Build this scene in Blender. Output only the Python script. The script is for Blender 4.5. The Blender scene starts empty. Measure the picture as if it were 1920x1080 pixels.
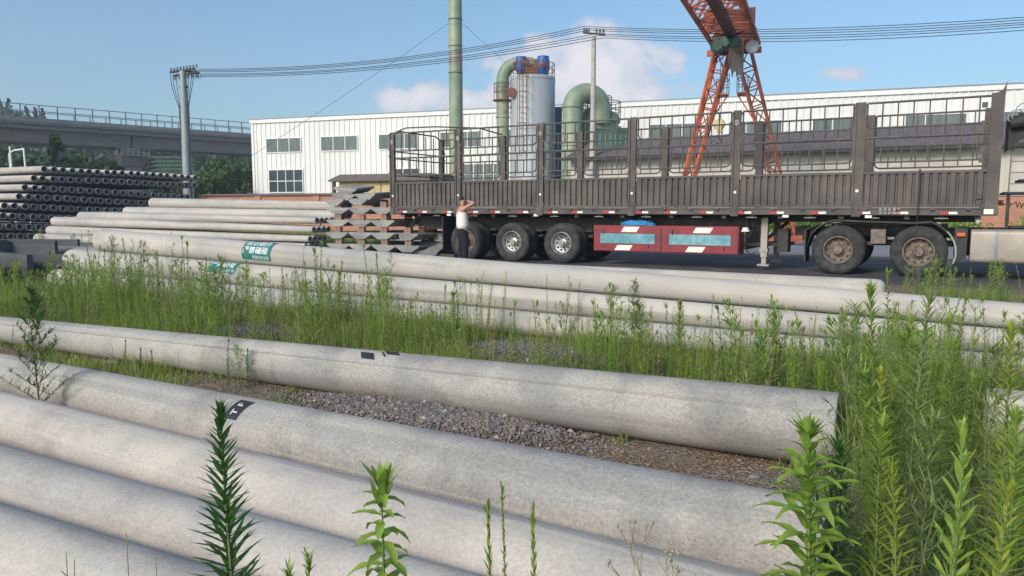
import bpy, bmesh, math, random
import numpy as np
from mathutils import Vector, Matrix, Quaternion

random.seed(7); np.random.seed(7)
sc = bpy.context.scene
# ------------------------------------------------------------------ camera
CAMH, FPX = 1.4, 1400.0
PITCH = math.atan(148 / FPX)
cam_d = bpy.data.cameras.new('camera')
cam_d.sensor_width = 36.0
cam_d.lens = 36.0 * FPX / 1920.0
cam_d.clip_start = 0.05
cam_d.clip_end = 3000
cam = bpy.data.objects.new('camera', cam_d)
sc.collection.objects.link(cam)
cam.location = (0, 0, CAMH)
cam.rotation_euler = (math.pi / 2 - PITCH, 0, 0)
sc.camera = cam
sc.view_settings.view_transform = 'Standard'
sc.view_settings.look = 'None'
sc.view_settings.exposure = 0.45
sc.view_settings.gamma = 1.0
sc.cycles.max_bounces = 6
sc.cycles.transparent_max_bounces = 8
sc.cycles.volume_bounces = 0

# ------------------------------------------------------------------ sky
SUN_EL, SUN_TO = math.radians(29), Vector((-0.64, -0.77, 0)).normalized()
world = bpy.data.worlds.new('World'); sc.world = world
world.use_nodes = True
wn, wl = world.node_tree.nodes, world.node_tree.links
wn.clear()
def N(nodes, t, **kw):
    n = nodes.new(t)
    for k, v in kw.items(): setattr(n, k, v)
    return n
def mathn(nodes, links, op, a, b=None, c=None, clamp=False):
    n = nodes.new('ShaderNodeMath'); n.operation = op; n.use_clamp = clamp
    for i, v in enumerate((a, b, c)):
        if v is None: continue
        if isinstance(v, (int, float)): n.inputs[i].default_value = v
        else: links.new(v, n.inputs[i])
    return n.outputs[0]
w_out = wn.new('ShaderNodeOutputWorld'); w_bg = wn.new('ShaderNodeBackground')
w_sky = wn.new('ShaderNodeTexSky'); w_sky.sky_type = 'NISHITA'; w_sky.sun_disc = False
w_sky.sun_elevation = SUN_EL
w_sky.sun_rotation = math.atan2(SUN_TO.x, SUN_TO.y)
w_sky.air_density = 1.0; w_sky.dust_density = 2.2; w_sky.ozone_density = 1.0; w_sky.altitude = 100
w_tc = wn.new('ShaderNodeTexCoord'); w_sep = wn.new('ShaderNodeSeparateXYZ')
wl.new(w_tc.outputs['Generated'], w_sep.inputs[0])
_X, _Y, _Z = w_sep.outputs
_yc = mathn(wn, wl, 'MAXIMUM', _Y, 0.05)
_U = mathn(wn, wl, 'DIVIDE', _X, _yc); _V = mathn(wn, wl, 'DIVIDE', _Z, _yc)
w_cmb = wn.new('ShaderNodeCombineXYZ'); wl.new(_U, w_cmb.inputs[0]); wl.new(_V, w_cmb.inputs[1])
w_no = wn.new('ShaderNodeTexNoise'); w_no.inputs['Scale'].default_value = 13.0
w_no.inputs['Detail'].default_value = 8.0; w_no.inputs['Roughness'].default_value = 0.55
wl.new(w_cmb.outputs[0], w_no.inputs['Vector'])
w_no2 = wn.new('ShaderNodeTexNoise'); w_no2.inputs['Scale'].default_value = 26.0
w_no2.inputs['Detail'].default_value = 6.0
wl.new(w_cmb.outputs[0], w_no2.inputs['Vector'])
fld = None
# cumulus bank: centre / half width in tangent units, weight
for (px, py, wx, wy, wgt) in ((785, 188, 62, 30, 1.0), (1010, 150, 110, 55, 1.0), (1110, 140, 105, 70, 1.05), (1040, 100, 70, 32, .72),
                              (1190, 128, 85, 40, .9), (930, 200, 170, 30, .9), (1130, 190, 170, 40, .9), (1560, 145, 90, 16, .45),
                              (1150, 75, 70, 18, .45), (1240, 400, 900, 60, .35), (1700, 110, 60, 10, .3)):
    u0 = (px - 960) / FPX; v0 = (392 - py) / FPX
    du = mathn(wn, wl, 'DIVIDE', mathn(wn, wl, 'SUBTRACT', _U, u0), wx / FPX)
    dv = mathn(wn, wl, 'DIVIDE', mathn(wn, wl, 'SUBTRACT', _V, v0), wy / FPX)
    r2 = mathn(wn, wl, 'ADD', mathn(wn, wl, 'MULTIPLY', du, du), mathn(wn, wl, 'MULTIPLY', dv, dv))
    g = mathn(wn, wl, 'MULTIPLY', mathn(wn, wl, 'EXPONENT', mathn(wn, wl, 'MULTIPLY', r2, -0.8)), wgt)
    fld = g if fld is None else mathn(wn, wl, 'MAXIMUM', fld, g)
nz = mathn(wn, wl, 'ADD', mathn(wn, wl, 'MULTIPLY', mathn(wn, wl, 'SUBTRACT', w_no.outputs[0], 0.5), 2.3),
           mathn(wn, wl, 'MULTIPLY', mathn(wn, wl, 'SUBTRACT', w_no2.outputs[0], 0.5), 0.9))
dens = mathn(wn, wl, 'ADD', fld, mathn(wn, wl, 'MULTIPLY', nz, mathn(wn, wl, 'ADD', fld, 0.12)))
w_mr = wn.new('ShaderNodeMapRange'); w_mr.interpolation_type = 'SMOOTHSTEP'
w_mr.inputs['From Min'].default_value = 0.26; w_mr.inputs['From Max'].default_value = 0.60
wl.new(dens, w_mr.inputs['Value'])
front = mathn(wn, wl, 'GREATER_THAN', _Y, 0.05)
amt = mathn(wn, wl, 'MULTIPLY', mathn(wn, wl, 'MULTIPLY', w_mr.outputs[0], front), 0.92)
# thick parts of a cloud are lighter than its thin grey-violet skirts
w_cr = wn.new('ShaderNodeMix'); w_cr.data_type = 'RGBA'
w_cr.inputs['A'].default_value = (4.2, 4.5, 5.2, 1); w_cr.inputs['B'].default_value = (6.3, 5.9, 6.1, 1)
w_mr2 = wn.new('ShaderNodeMapRange'); w_mr2.inputs['From Min'].default_value = 0.45; w_mr2.inputs['From Max'].default_value = 1.05
wl.new(dens, w_mr2.inputs['Value']); wl.new(w_mr2.outputs[0], w_cr.inputs['Factor'])
w_tint = wn.new('ShaderNodeMix'); w_tint.data_type = 'RGBA'; w_tint.blend_type = 'MULTIPLY'
w_tint.inputs['Factor'].default_value = 1.0; w_tint.inputs['B'].default_value = (0.80, 0.985, 1.08, 1)
wl.new(w_sky.outputs[0], w_tint.inputs['A'])
w_mx = wn.new('ShaderNodeMix'); w_mx.data_type = 'RGBA'
wl.new(amt, w_mx.inputs['Factor']); wl.new(w_tint.outputs['Result'], w_mx.inputs['A']); wl.new(w_cr.outputs['Result'], w_mx.inputs['B'])
wl.new(w_mx.outputs['Result'], w_bg.inputs['Color']); w_bg.inputs['Strength'].default_value = 0.122
wl.new(w_bg.outputs[0], w_out.inputs[0])

# ------------------------------------------------------------------ sun
sun_d = bpy.data.lights.new('sun', 'SUN'); sun_d.energy = 2.3; sun_d.angle = math.radians(14)
sun_d.color = (1.0, 0.88, 0.74)
sun = bpy.data.objects.new('sun', sun_d); sc.collection.objects.link(sun)
_sd = Vector((SUN_TO.x * math.cos(SUN_EL), SUN_TO.y * math.cos(SUN_EL), math.sin(SUN_EL)))
sun.rotation_euler = _sd.to_track_quat('Z', 'Y').to_euler()

# ------------------------------------------------------------------ measuring helpers (photo pixel -> place)
_sp, _cp = math.sin(PITCH), math.cos(PITCH)
def ray(px, py):
    a = (px - 960) / FPX; b = (py - 540) / FPX
    return Vector((a, _cp - b * _sp, -_sp - b * _cp))
def G(px, py, z=0.0):
    r = ray(px, py); t = (z - CAMH) / r.z
    return Vector((r.x * t, r.y * t, z))
def PY(px, py, Y):
    r = ray(px, py); t = Y / r.y
    return Vector((r.x * t, Y, CAMH + r.z * t))
def zat(py, Y):
    r = ray(960, py); return CAMH + r.z * Y / r.y
def sline(px, P, d, z=1.4):
    """distance along the ground line P + s d at which it shows in pixel column px"""
    a = (px - 960) / FPX
    # X = a*(Y cp + (H-z) sp)
    return (a * (P.y * _cp + (CAMH - z) * _sp) - P.x) / (d.x - a * d.y * _cp)

E_DIR = Vector((0.868, -0.497, 0)).normalized()      # poles and truck point this way (to the right and nearer)
M_DIR = Vector((-E_DIR.y, E_DIR.x, 0))               # across, away from the camera
ROT_E = math.atan2(E_DIR.y, E_DIR.x)

# ------------------------------------------------------------------ object helpers
def link(o): sc.collection.objects.link(o); return o
def tag(o, label=None, cat=None, group=None, kind=None):
    if label: o['label'] = label
    if cat: o['category'] = cat
    if group: o['group'] = group
    if kind: o['kind'] = kind
    return o
def thing(name, label, cat, loc=(0, 0, 0), rotz=0, group=None):
    o = bpy.data.objects.new(name, None); link(o)
    o.location = loc; o.rotation_euler = (0, 0, rotz)
    o.empty_display_size = 0.1
    return tag(o, label, cat, group)

class MB:
    def __init__(s): s.v = []; s.f = []; s.m = []; s.cur = 0
    def add(s, vs, fs):
        b = len(s.v); s.v.extend([tuple(v) for v in vs])
        for f in fs: s.f.append(tuple(b + i for i in f)); s.m.append(s.cur)
    def box(s, lo, hi, M=None):
        x0, y0, z0 = lo; x1, y1, z1 = hi
        vs = [Vector(p) for p in ((x0,y0,z0),(x1,y0,z0),(x1,y1,z0),(x0,y1,z0),(x0,y0,z1),(x1,y0,z1),(x1,y1,z1),(x0,y1,z1))]
        if M is not None: vs = [M @ v for v in vs]
        s.add(vs, [(0,3,2,1),(4,5,6,7),(0,1,5,4),(1,2,6,5),(2,3,7,6),(3,0,4,7)])
    def bar(s, p0, p1, w, h=None, up=(0, 0, 1)):
        p0, p1 = Vector(p0), Vector(p1); h = h or w
        d = (p1 - p0); L = d.length; d.normalize(); up = Vector(up)
        if abs(d.dot(up)) > 0.98: up = Vector((1, 0, 0)) if abs(d.x) < .9 else Vector((0, 1, 0))
        a = d.cross(up).normalized(); b = a.cross(d).normalized()
        vs = []
        for q in (p0, p1):
            for (i, j) in ((-1,-1),(1,-1),(1,1),(-1,1)): vs.append(q + a * (i * w / 2) + b * (j * h / 2))
        s.add(vs, [(0,1,2,3),(7,6,5,4),(0,4,5,1),(1,5,6,2),(2,6,7,3),(3,7,4,0)])
    def tube(s, pts, r, seg=8, caps=True, closed=False):
        pts = [Vector(p) for p in pts]; n = len(pts)
        rs = r if isinstance(r, (list, tuple)) else [r] * n
        t0 = (pts[1] - pts[0]).normalized()
        ref = Vector((0, 0, 1)) if abs(t0.z) < .9 else Vector((1, 0, 0))
        a = t0.cross(ref).normalized()
        vs = []
        for i in range(n):
            if closed: t = (pts[(i + 1) % n] - pts[i - 1]).normalized()
            else: t = (pts[min(i + 1, n - 1)] - pts[max(i - 1, 0)]).normalized()
            a = (a - t * a.dot(t)).normalized(); b = t.cross(a)
            for k in range(seg):
                an = 2 * math.pi * k / seg
                vs.append(pts[i] + (a * math.cos(an) + b * math.sin(an)) * rs[i])
        fs = []
        m = n if closed else n - 1
        for i in range(m):
            j = (i + 1) % n
            for k in range(seg):
                l = (k + 1) % seg
                fs.append((i*seg+k, i*seg+l, j*seg+l, j*seg+k))
        if caps and not closed:
            fs.append(tuple(range(seg - 1, -1, -1))); fs.append(tuple((n - 1) * seg + k for k in range(seg)))
        s.add(vs, fs)
    def lathe(s, prof, seg=24, axis='Z', c=(0, 0, 0), cap0=False, cap1=False):
        """prof: list of (r, h)"""
        vs = []; c = Vector(c)
        for (r, h) in prof:
            for k in range(seg):
                an = 2 * math.pi * k / seg; x, y = r * math.cos(an), r * math.sin(an)
                vs.append(c + (Vector((x, y, h)) if axis == 'Z' else Vector((x, h, y)) if axis == 'Y' else Vector((h, x, y))))
        fs = []
        for i in range(len(prof) - 1):
            for k in range(seg):
                l = (k + 1) % seg; fs.append((i*seg+k, i*seg+l, (i+1)*seg+l, (i+1)*seg+k))
        if cap0: fs.append(tuple(range(seg)))
        if cap1: fs.append(tuple((len(prof)-1)*seg + k for k in range(seg)))
        s.add(vs, fs)
    def prism(s, poly, y0, y1, M=None):
        """poly in (x,z), extruded along y"""
        n = len(poly)
        vs = [Vector((x, y0, z)) for x, z in poly] + [Vector((x, y1, z)) for x, z in poly]
        if M is not None: vs = [M @ v for v in vs]
        fs = [tuple(range(n)), tuple(range(2*n-1, n-1, -1))] + [(i, n+i, n+(i+1)%n, (i+1)%n) for i in range(n)]
        s.add(vs, fs)
    def mesh(s, name, mats, smooth=False, fixn=True):
        me = bpy.data.meshes.new(name)
        me.from_pydata(s.v, [], s.f)
        for m in (mats if isinstance(mats, (list, tuple)) else [mats]): me.materials.append(m)
        if s.m and max(s.m) > 0: me.polygons.foreach_set('material_index', s.m)
        if fixn:
            bm = bmesh.new(); bm.from_mesh(me); bmesh.ops.recalc_face_normals(bm, faces=bm.faces); bm.to_mesh(me); bm.free()
        if smooth:
            me.polygons.foreach_set('use_smooth', [True] * len(me.polygons))
            try: me.set_sharp_from_angle(angle=math.radians(smooth if smooth is not True else 40))
            except Exception: pass
        me.update()
        return me
    def obj(s, name, mats, parent=None, smooth=False, fixn=True):
        o = bpy.data.objects.new(name, s.mesh(name, mats, smooth, fixn)); link(o)
        if parent is not None: o.parent = parent
        return o
def np_obj(name, V, Fc, mats, mi=None, parent=None, smooth=False):
    me = bpy.data.meshes.new(name)
    V = np.asarray(V, dtype=np.float32); Fc = np.asarray(Fc, dtype=np.int32)
    me.vertices.add(len(V)); me.vertices.foreach_set('co', V.ravel())
    k = Fc.shape[1]
    me.loops.add(Fc.size); me.loops.foreach_set('vertex_index', Fc.ravel())
    me.polygons.add(len(Fc)); me.polygons.foreach_set('loop_start', np.arange(0, Fc.size, k, dtype=np.int32))
    for m in (mats if isinstance(mats, (list, tuple)) else [mats]): me.materials.append(m)
    if mi is not None: me.polygons.foreach_set('material_index', np.asarray(mi, dtype=np.int32))
    if smooth: me.polygons.foreach_set('use_smooth', [True] * len(Fc))
    me.update(calc_edges=True); me.validate()
    o = bpy.data.objects.new(name, me); link(o)
    if parent is not None: o.parent = parent
    return o
def copy_tree(o, parent=None):
    c = o.copy(); link(c); c.parent = parent
    for ch in list(o.children): copy_tree(ch, c)
    return c

# ------------------------------------------------------------------ materials
def mat(name, col, rough=0.7, var=0.18, scale=4.0, metal=0.0, col2=None, amt2=0.5, scale2=1.0, bump=0.0, bscale=40.0, stretch=(1, 1, 1), spec=0.5, coat=0.0):
    m = bpy.data.materials.new(name); m.use_nodes = True
    nt = m.node_tree; nd, lk = nt.nodes, nt.links
    bs = nd['Principled BSDF']; bs.inputs['Roughness'].default_value = rough; bs.inputs['Metallic'].default_value = metal
    bs.inputs['Specular IOR Level'].default_value = spec
    if coat: bs.inputs['Coat Weight'].default_value = coat
    tc = nd.new('ShaderNodeTexCoord'); oi = nd.new('ShaderNodeObjectInfo')
    sc_ = nd.new('ShaderNodeVectorMath'); sc_.operation = 'MULTIPLY'; sc_.inputs[1].default_value = stretch
    ad = nd.new('ShaderNodeVectorMath'); ad.operation = 'ADD'
    cb = nd.new('ShaderNodeVectorMath'); cb.operation = 'SCALE'; cb.inputs[0].default_value = (31.7, 17.3, 23.1)
    lk.new(oi.outputs['Random'], cb.inputs['Scale'])
    lk.new(tc.outputs['Object'], sc_.inputs[0]); lk.new(sc_.outputs[0], ad.inputs[0]); lk.new(cb.outputs[0], ad.inputs[1])
    n1 = nd.new('ShaderNodeTexNoise'); n1.inputs['Scale'].default_value = scale; n1.inputs['Detail'].default_value = 6
    lk.new(ad.outputs[0], n1.inputs['Vector'])
    rmp = nd.new('ShaderNodeMapRange'); rmp.inputs['From Min'].default_value = .3; rmp.inputs['From Max'].default_value = .7
    rmp.inputs['To Min'].default_value = 1 - var; rmp.inputs['To Max'].default_value = 1 + var
    lk.new(n1.outputs[0], rmp.inputs['Value'])
    mul = nd.new('ShaderNodeMix'); mul.data_type = 'RGBA'; mul.blend_type = 'MULTIPLY'; mul.inputs['Factor'].default_value = 1
    lk.new(rmp.outputs[0], mul.inputs['B'])
    if col2:
        n2 = nd.new('ShaderNodeTexNoise'); n2.inputs['Scale'].default_value = scale2; n2.inputs['Detail'].default_value = 5
        lk.new(ad.outputs[0], n2.inputs['Vector'])
        r2 = nd.new('ShaderNodeMapRange'); r2.interpolation_type = 'SMOOTHSTEP'
        r2.inputs['From Min'].default_value = .5 - .18 * (amt2 * 2); r2.inputs['From Max'].default_value = .72
        lk.new(n2.outputs[0], r2.inputs['Value'])
        mx = nd.new('ShaderNodeMix'); mx.data_type = 'RGBA'; mx.inputs['A'].default_value = (*col, 1); mx.inputs['B'].default_value = (*col2, 1)
        lk.new(r2.outputs[0], mx.inputs['Factor']); lk.new(mx.outputs['Result'], mul.inputs['A'])
    else: mul.inputs['A'].default_value = (*col, 1)
    lk.new(mul.outputs['Result'], bs.inputs['Base Color'])
    if bump:
        n3 = nd.new('ShaderNodeTexNoise'); n3.inputs['Scale'].default_value = bscale; n3.inputs['Detail'].default_value = 4
        lk.new(ad.outputs[0], n3.inputs['Vector'])
        bp = nd.new('ShaderNodeBump'); bp.inputs['Strength'].default_value = bump; bp.inputs['Distance'].default_value = 0.02
        lk.new(n3.outputs[0], bp.inputs['Height']); lk.new(bp.outputs[0], bs.inputs['Normal'])
    return m

def concrete_mat(name, light, grey, warm, spk=0.5, streak=0.5, warm_amt=0.5):
    m = bpy.data.materials.new(name); m.use_nodes = True
    nt = m.node_tree; nd, lk = nt.nodes, nt.links
    bs = nd['Principled BSDF']; bs.inputs['Roughness'].default_value = 0.82; bs.inputs['Specular IOR Level'].default_value = 0.3
    tc = nd.new('ShaderNodeTexCoord'); oi = nd.new('ShaderNodeObjectInfo')
    cb = nd.new('ShaderNodeVectorMath'); cb.operation = 'SCALE'; cb.inputs[0].default_value = (31.7, 17.3, 23.1)
    lk.new(oi.outputs['Random'], cb.inputs['Scale'])
    def noise(scale, det, st, ro=.5):
        a = nd.new('ShaderNodeVectorMath'); a.operation = 'MULTIPLY'; a.inputs[1].default_value = st
        b = nd.new('ShaderNodeVectorMath'); b.operation = 'ADD'
        lk.new(tc.outputs['Object'], a.inputs[0]); lk.new(a.outputs[0], b.inputs[0]); lk.new(cb.outputs[0], b.inputs[1])
        n = nd.new('ShaderNodeTexNoise'); n.inputs['Scale'].default_value = scale; n.inputs['Detail'].default_value = det
        n.inputs['Roughness'].default_value = ro
        lk.new(b.outputs[0], n.inputs['Vector']); return n.outputs[0]
    def rng(v, a, b, c, d, sm=True):
        r = nd.new('ShaderNodeMapRange'); r.interpolation_type = 'SMOOTHSTEP' if sm else 'LINEAR'
        for i, q in zip(('From Min', 'From Max', 'To Min', 'To Max'), (a, b, c, d)): r.inputs[i].default_value = q
        lk.new(v, r.inputs['Value']); return r.outputs[0]
    def mixc(f, a, b, mode='MIX'):
        x = nd.new('ShaderNodeMix'); x.data_type = 'RGBA'; x.blend_type = mode
        for s_, v in (('Factor', f), ('A', a), ('B', b)):
            if isinstance(v, (int, float)): x.inputs[s_].default_value = v
            elif isinstance(v, tuple): x.inputs[s_].default_value = (*v, 1)
            else: lk.new(v, x.inputs[s_])
        return x.outputs['Result']
    big = noise(.7, 5, (1, 1.8, 1.8)); mid = noise(2.2, 7, (.6, 1.3, 1.3), .6); st = noise(1.1, 6, (.16, 8, 8)); fine = noise(75, 5, (.8, 1, 1), .75); fine2 = noise(150, 2, (1, 1, 1)); stain = noise(1.4, 9, (.8, 1.6, 1.6), .72)
    c = mixc(rng(big, .36, .68, 0, 1), light, grey)
    c = mixc(rng(mid, .47, .75, 0, warm_amt), c, warm)
    c = mixc(rng(st, .51, .68, 0, streak), c, tuple(x * .60 for x in grey))
    c = mixc(rng(stain, .51, .66, 0, .55 * spk + .12), c, tuple(x * .52 for x in grey))
    patch = noise(1.9, 4, (.9, .7, .7), .55); c = mixc(rng(patch, .47, .62, 0, .75 * spk), c, tuple(x * .72 for x in grey))
    lite = noise(.9, 6, (.12, 14, 14)); c = mixc(rng(lite, .60, .70, 0, .45), c, tuple(min(.66, x * 1.22) for x in light))
    c = mixc(1.0, c, rng(fine, .34, .68, 1 - spk * .38, 1 + spk * .20, False), 'MULTIPLY')
    c = mixc(rng(fine2, .60, .72, 0, spk * .6), c, tuple(x * .45 for x in grey))
    lk.new(c, bs.inputs['Base Color'])
    bp = nd.new('ShaderNodeBump'); bp.inputs['Strength'].default_value = .35; bp.inputs['Distance'].default_value = 0.006
    lk.new(fine, bp.inputs['Height']); lk.new(bp.outputs[0], bs.inputs['Normal'])
    return m

M = {}
M['pole'] = concrete_mat('pole_concrete', (.54, .49, .435), (.43, .41, .385), (.50, .43, .35), spk=.5, streak=.3)
M['pole_clean'] = concrete_mat('pole_concrete_pale', (.49, .455, .42), (.39, .38, .37), (.44, .375, .315), spk=.25, streak=.55)
M['pole_old'] = concrete_mat('pole_concrete_weathered', (.47, .44, .40), (.33, .325, .315), (.42, .37, .31), spk=.8, streak=.35)
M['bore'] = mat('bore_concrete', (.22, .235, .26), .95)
M['slab'] = concrete_mat('slab_concrete', (.34, .33, .32), (.24, .25, .26), (.30, .27, .24), spk=.6)
M['dark_slab'] = concrete_mat('dark_slab_concrete', (.10, .11, .125), (.075, .085, .10), (.12, .12, .12), spk=.4)
M['bridge'] = concrete_mat('bridge_concrete', (.27, .27, .27), (.22, .23, .24), (.26, .235, .22), spk=.2, streak=.1)
M['asphalt'] = mat('yard_asphalt', (.05, .052, .06), .8, .3, 3, col2=(.11, .10, .09), amt2=.3, scale2=.5, bump=.3)
M['yard'] = mat('yard_concrete', (.30, .30, .31), .85, .12, 1.5, col2=(.22, .22, .225), scale2=.2, bump=.15)
M['brick_wall'] = mat('brick_wall', (.30, .13, .08), .9, .2, 3)
M['white_clad'] = mat('white_cladding', (.70, .705, .70), .5, .06, .35, stretch=(1, 1, .25))
M['white_trim'] = mat('white_trim', (.72, .73, .74), .5, .05)
M['win_glass'] = mat('window_glass', (.115, .15, .15), .3, .35, 1.5, stretch=(5, 5, .4), spec=.35)
M['win_dark'] = mat('dark_glass', (.02, .04, .055), .3, .3, 1.2, spec=.4)
M['roof_grey'] = mat('grey_roof', (.15, .13, .132), .9, .15, 2, stretch=(4, .4, 1), spec=.15)
M['shed_wall'] = mat('shed_wall', (.52, .50, .455), .85, .1, 1.2, col2=(.42, .40, .37), scale2=.5)
M['yellow_wall'] = mat('yellow_wall', (.52, .42, .20), .85, .15, 3)
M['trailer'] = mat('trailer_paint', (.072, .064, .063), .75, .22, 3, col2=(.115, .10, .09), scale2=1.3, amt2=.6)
M['trailer_dark'] = mat('trailer_dark_paint', (.02, .021, .023), .7, .3, 5)  # near-black tone for the deck, mudflaps, strap and rolled tarpaulin
M['chassis'] = mat('chassis_black', (.014, .015, .018), .6, .35, 6, col2=(.05, .045, .04), scale2=4, amt2=.2)
M['red_tape'] = mat('red_reflector', (.50, .02, .03), .35, .2, 30)
M['white_tape'] = mat('white_reflector', (.72, .70, .66), .35, .15, 30)
M['tyre'] = mat('tyre_rubber', (.022, .024, .026), .85, .3, 9, col2=(.055, .055, .05), scale2=6, amt2=.35, bump=.1)
M['rim_silver'] = mat('silver_rim', (.48, .49, .49), .38, .25, 18, metal=.7, col2=(.22, .21, .2), scale2=9)
M['rim_rust'] = mat('dusty_rim', (.13, .115, .105), .75, .3, 12, col2=(.2, .15, .115), scale2=8)
M['red_box'] = mat('red_box_paint', (.25, .018, .03), .5, .2, 5, col2=(.15, .02, .03), scale2=2)
M['blue_panel'] = mat('faded_blue_panel', (.10, .28, .36), .6, .2, 6, col2=(.17, .34, .38), scale2=3)
M['tarp_blue'] = mat('blue_tarp', (.02, .22, .50), .55, .3, 14, bump=.6, bscale=14)
M['tank_alu'] = mat('dusty_aluminium', (.33, .30, .27), .5, .14, 3, metal=.25, col2=(.34, .29, .25), scale2=1.6)
M['grey_metal'] = mat('grey_metal', (.21, .225, .24), .5, .15, 2, metal=.3)
M['pole_steel'] = mat('galvanised_pole', (.26, .29, .31), .55, .12, 1.5, metal=.2, stretch=(1, 1, .2))
M['wire'] = mat('cable_black', (.03, .045, .065), .6, .1)
M['crane'] = mat('crane_orange', (.52, .125, .055), .65, .3, 3, col2=(.24, .06, .035), scale2=1.2)
M['crane_dark'] = mat('crane_brown', (.13, .04, .03), .7, .2, 3)
M['green_frp'] = mat('green_fibreglass', (.21, .29, .21), .5, .16, 1.2, col2=(.31, .31, .22), scale2=.6, amt2=.4)
M['green_dark'] = mat('dark_green_paint', (.045, .13, .10), .5, .2, 2)
M['silo'] = mat('silo_grey', (.37, .40, .43), .5, .10, .8, stretch=(1, 1, .3), metal=.1)
M['blue_barrel'] = mat('blue_plastic', (.02, .10, .34), .45, .15, 3)
M['blue_clad'] = mat('blue_cladding', (.045, .12, .20), .5, .1)
M['orange_wall'] = mat('orange_block', (.42, .15, .06), .8, .2, 3)
M['rust'] = mat('rusty_steel', (.20, .09, .05), .85, .3, 8)
M['teal_sign'] = mat('teal_sticker', (.01, .145, .155), .5, .08, 10)
M['black_sign'] = mat('black_sticker', (.02, .022, .026), .6, .3, 20)
M['white_ink'] = mat('white_ink', (.68, .69, .68), .6, .08, 20)
M['skin'] = mat('skin', (.46, .23, .15), .6, .06, 8)
M['hair'] = mat('hair', (.012, .010, .010), .7, .2, 30)
M['shirt'] = mat('white_cotton', (.74, .70, .68), .9, .06, 10, bump=.3, bscale=25)
M['trousers'] = mat('navy_cotton', (.008, .009, .016), .9, .15, 10)
M['terracotta'] = mat('brick_red', (.34, .12, .075), .9, .2, 20)

def brick_mat(name, c1, c2, mortar, sx):
    m = bpy.data.materials.new(name); m.use_nodes = True; nd, lk = m.node_tree.nodes, m.node_tree.links
    bs = nd['Principled BSDF']; bs.inputs['Roughness'].default_value = .9
    tc = nd.new('ShaderNodeTexCoord'); mp = nd.new('ShaderNodeMapping'); mp.inputs['Rotation'].default_value = (math.pi / 2, 0, 0)
    b = nd.new('ShaderNodeTexBrick'); b.inputs['Color1'].default_value = (*c1, 1); b.inputs['Color2'].default_value = (*c2, 1); b.inputs['Mortar'].default_value = (*mortar, 1)
    b.inputs['Scale'].default_value = sx; b.inputs['Mortar Size'].default_value = .03
    lk.new(tc.outputs['Object'], mp.inputs[0]); lk.new(mp.outputs[0], b.inputs[0])
    n = nd.new('ShaderNodeTexNoise'); n.inputs['Scale'].default_value = 1.3; n.inputs['Detail'].default_value = 6
    lk.new(tc.outputs['Object'], n.inputs['Vector'])
    r = nd.new('ShaderNodeMapRange'); r.inputs['To Min'].default_value = .7; r.inputs['To Max'].default_value = 1.3; lk.new(n.outputs[0], r.inputs['Value'])
    x = nd.new('ShaderNodeMix'); x.data_type = 'RGBA'; x.blend_type = 'MULTIPLY'; x.inputs['Factor'].default_value = 1
    lk.new(b.outputs['Color'], x.inputs['A']); lk.new(r.outputs[0], x.inputs['B']); lk.new(x.outputs['Result'], bs.inputs['Base Color'])
    return m
M['bricks'] = brick_mat('brickwork', (.47, .18, .10), (.38, .14, .085), (.36, .27, .21), 4.5)
M['bricks_small'] = brick_mat('loose_bricks', (.28, .12, .09), (.20, .11, .09), (.36, .32, .29), 9)

def leaf_mat(name, c1, c2, trans=.42):
    m = bpy.data.materials.new(name); m.use_nodes = True; nd, lk = m.node_tree.nodes, m.node_tree.links
    bs = nd['Principled BSDF']; bs.inputs['Roughness'].default_value = .55; bs.inputs['Specular IOR Level'].default_value = .35
    geo = nd.new('ShaderNodeNewGeometry'); oi = nd.new('ShaderNodeObjectInfo'); tc = nd.new('ShaderNodeTexCoord')
    n = nd.new('ShaderNodeTexNoise'); n.inputs['Scale'].default_value = 2.5; lk.new(tc.outputs['Object'], n.inputs['Vector'])
    s = nd.new('ShaderNodeMath'); s.operation = 'ADD'; lk.new(geo.outputs['Random Per Island'], s.inputs[0]); lk.new(oi.outputs['Random'], s.inputs[1])
    s2 = nd.new('ShaderNodeMath'); s2.operation = 'MULTIPLY_ADD'; s2.inputs[1].default_value = .32; lk.new(s.outputs[0], s2.inputs[0]); lk.new(mathn(nd, lk, 'MULTIPLY', n.outputs[0], .4), s2.inputs[2])
    x = nd.new('ShaderNodeMix'); x.data_type = 'RGBA'; x.inputs['A'].default_value = (*c1, 1); x.inputs['B'].default_value = (*c2, 1)
    lk.new(s2.outputs[0], x.inputs['Factor']); lk.new(x.outputs['Result'], bs.inputs['Base Color'])
    if trans:
        tr = nd.new('ShaderNodeBsdfTranslucent'); lk.new(x.outputs['Result'], tr.inputs['Color'])
        ms = nd.new('ShaderNodeMixShader'); ms.inputs[0].default_value = trans
        lk.new(bs.outputs[0], ms.inputs[1]); lk.new(tr.outputs[0], ms.inputs[2]); lk.new(ms.outputs[0], nd['Material Output'].inputs[0])
    return m
M['leaf'] = leaf_mat('weed_leaf', (.16, .25, .03), (.36, .47, .09))
M['leaf_dark'] = leaf_mat('weed_leaf_dark', (.04, .125, .025), (.10, .23, .055))
M['leaf_fresh'] = leaf_mat('weed_leaf_fresh', (.18, .32, .04), (.36, .50, .10))
M['leaf_dusty'] = leaf_mat('weed_leaf_dusty', (.20, .28, .08), (.36, .44, .15))
M['leaf_yellow'] = leaf_mat('weed_leaf_yellow', (.24, .33, .035), (.42, .46, .07))
M['grass'] = leaf_mat('grass_blade', (.15, .25, .035), (.36, .42, .11))
M['dry'] = leaf_mat('dry_stalk', (.20, .15, .08), (.34, .27, .16), 0)
M['stem'] = mat('weed_stem', (.16, .19, .08), .7, .2, 10)
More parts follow.
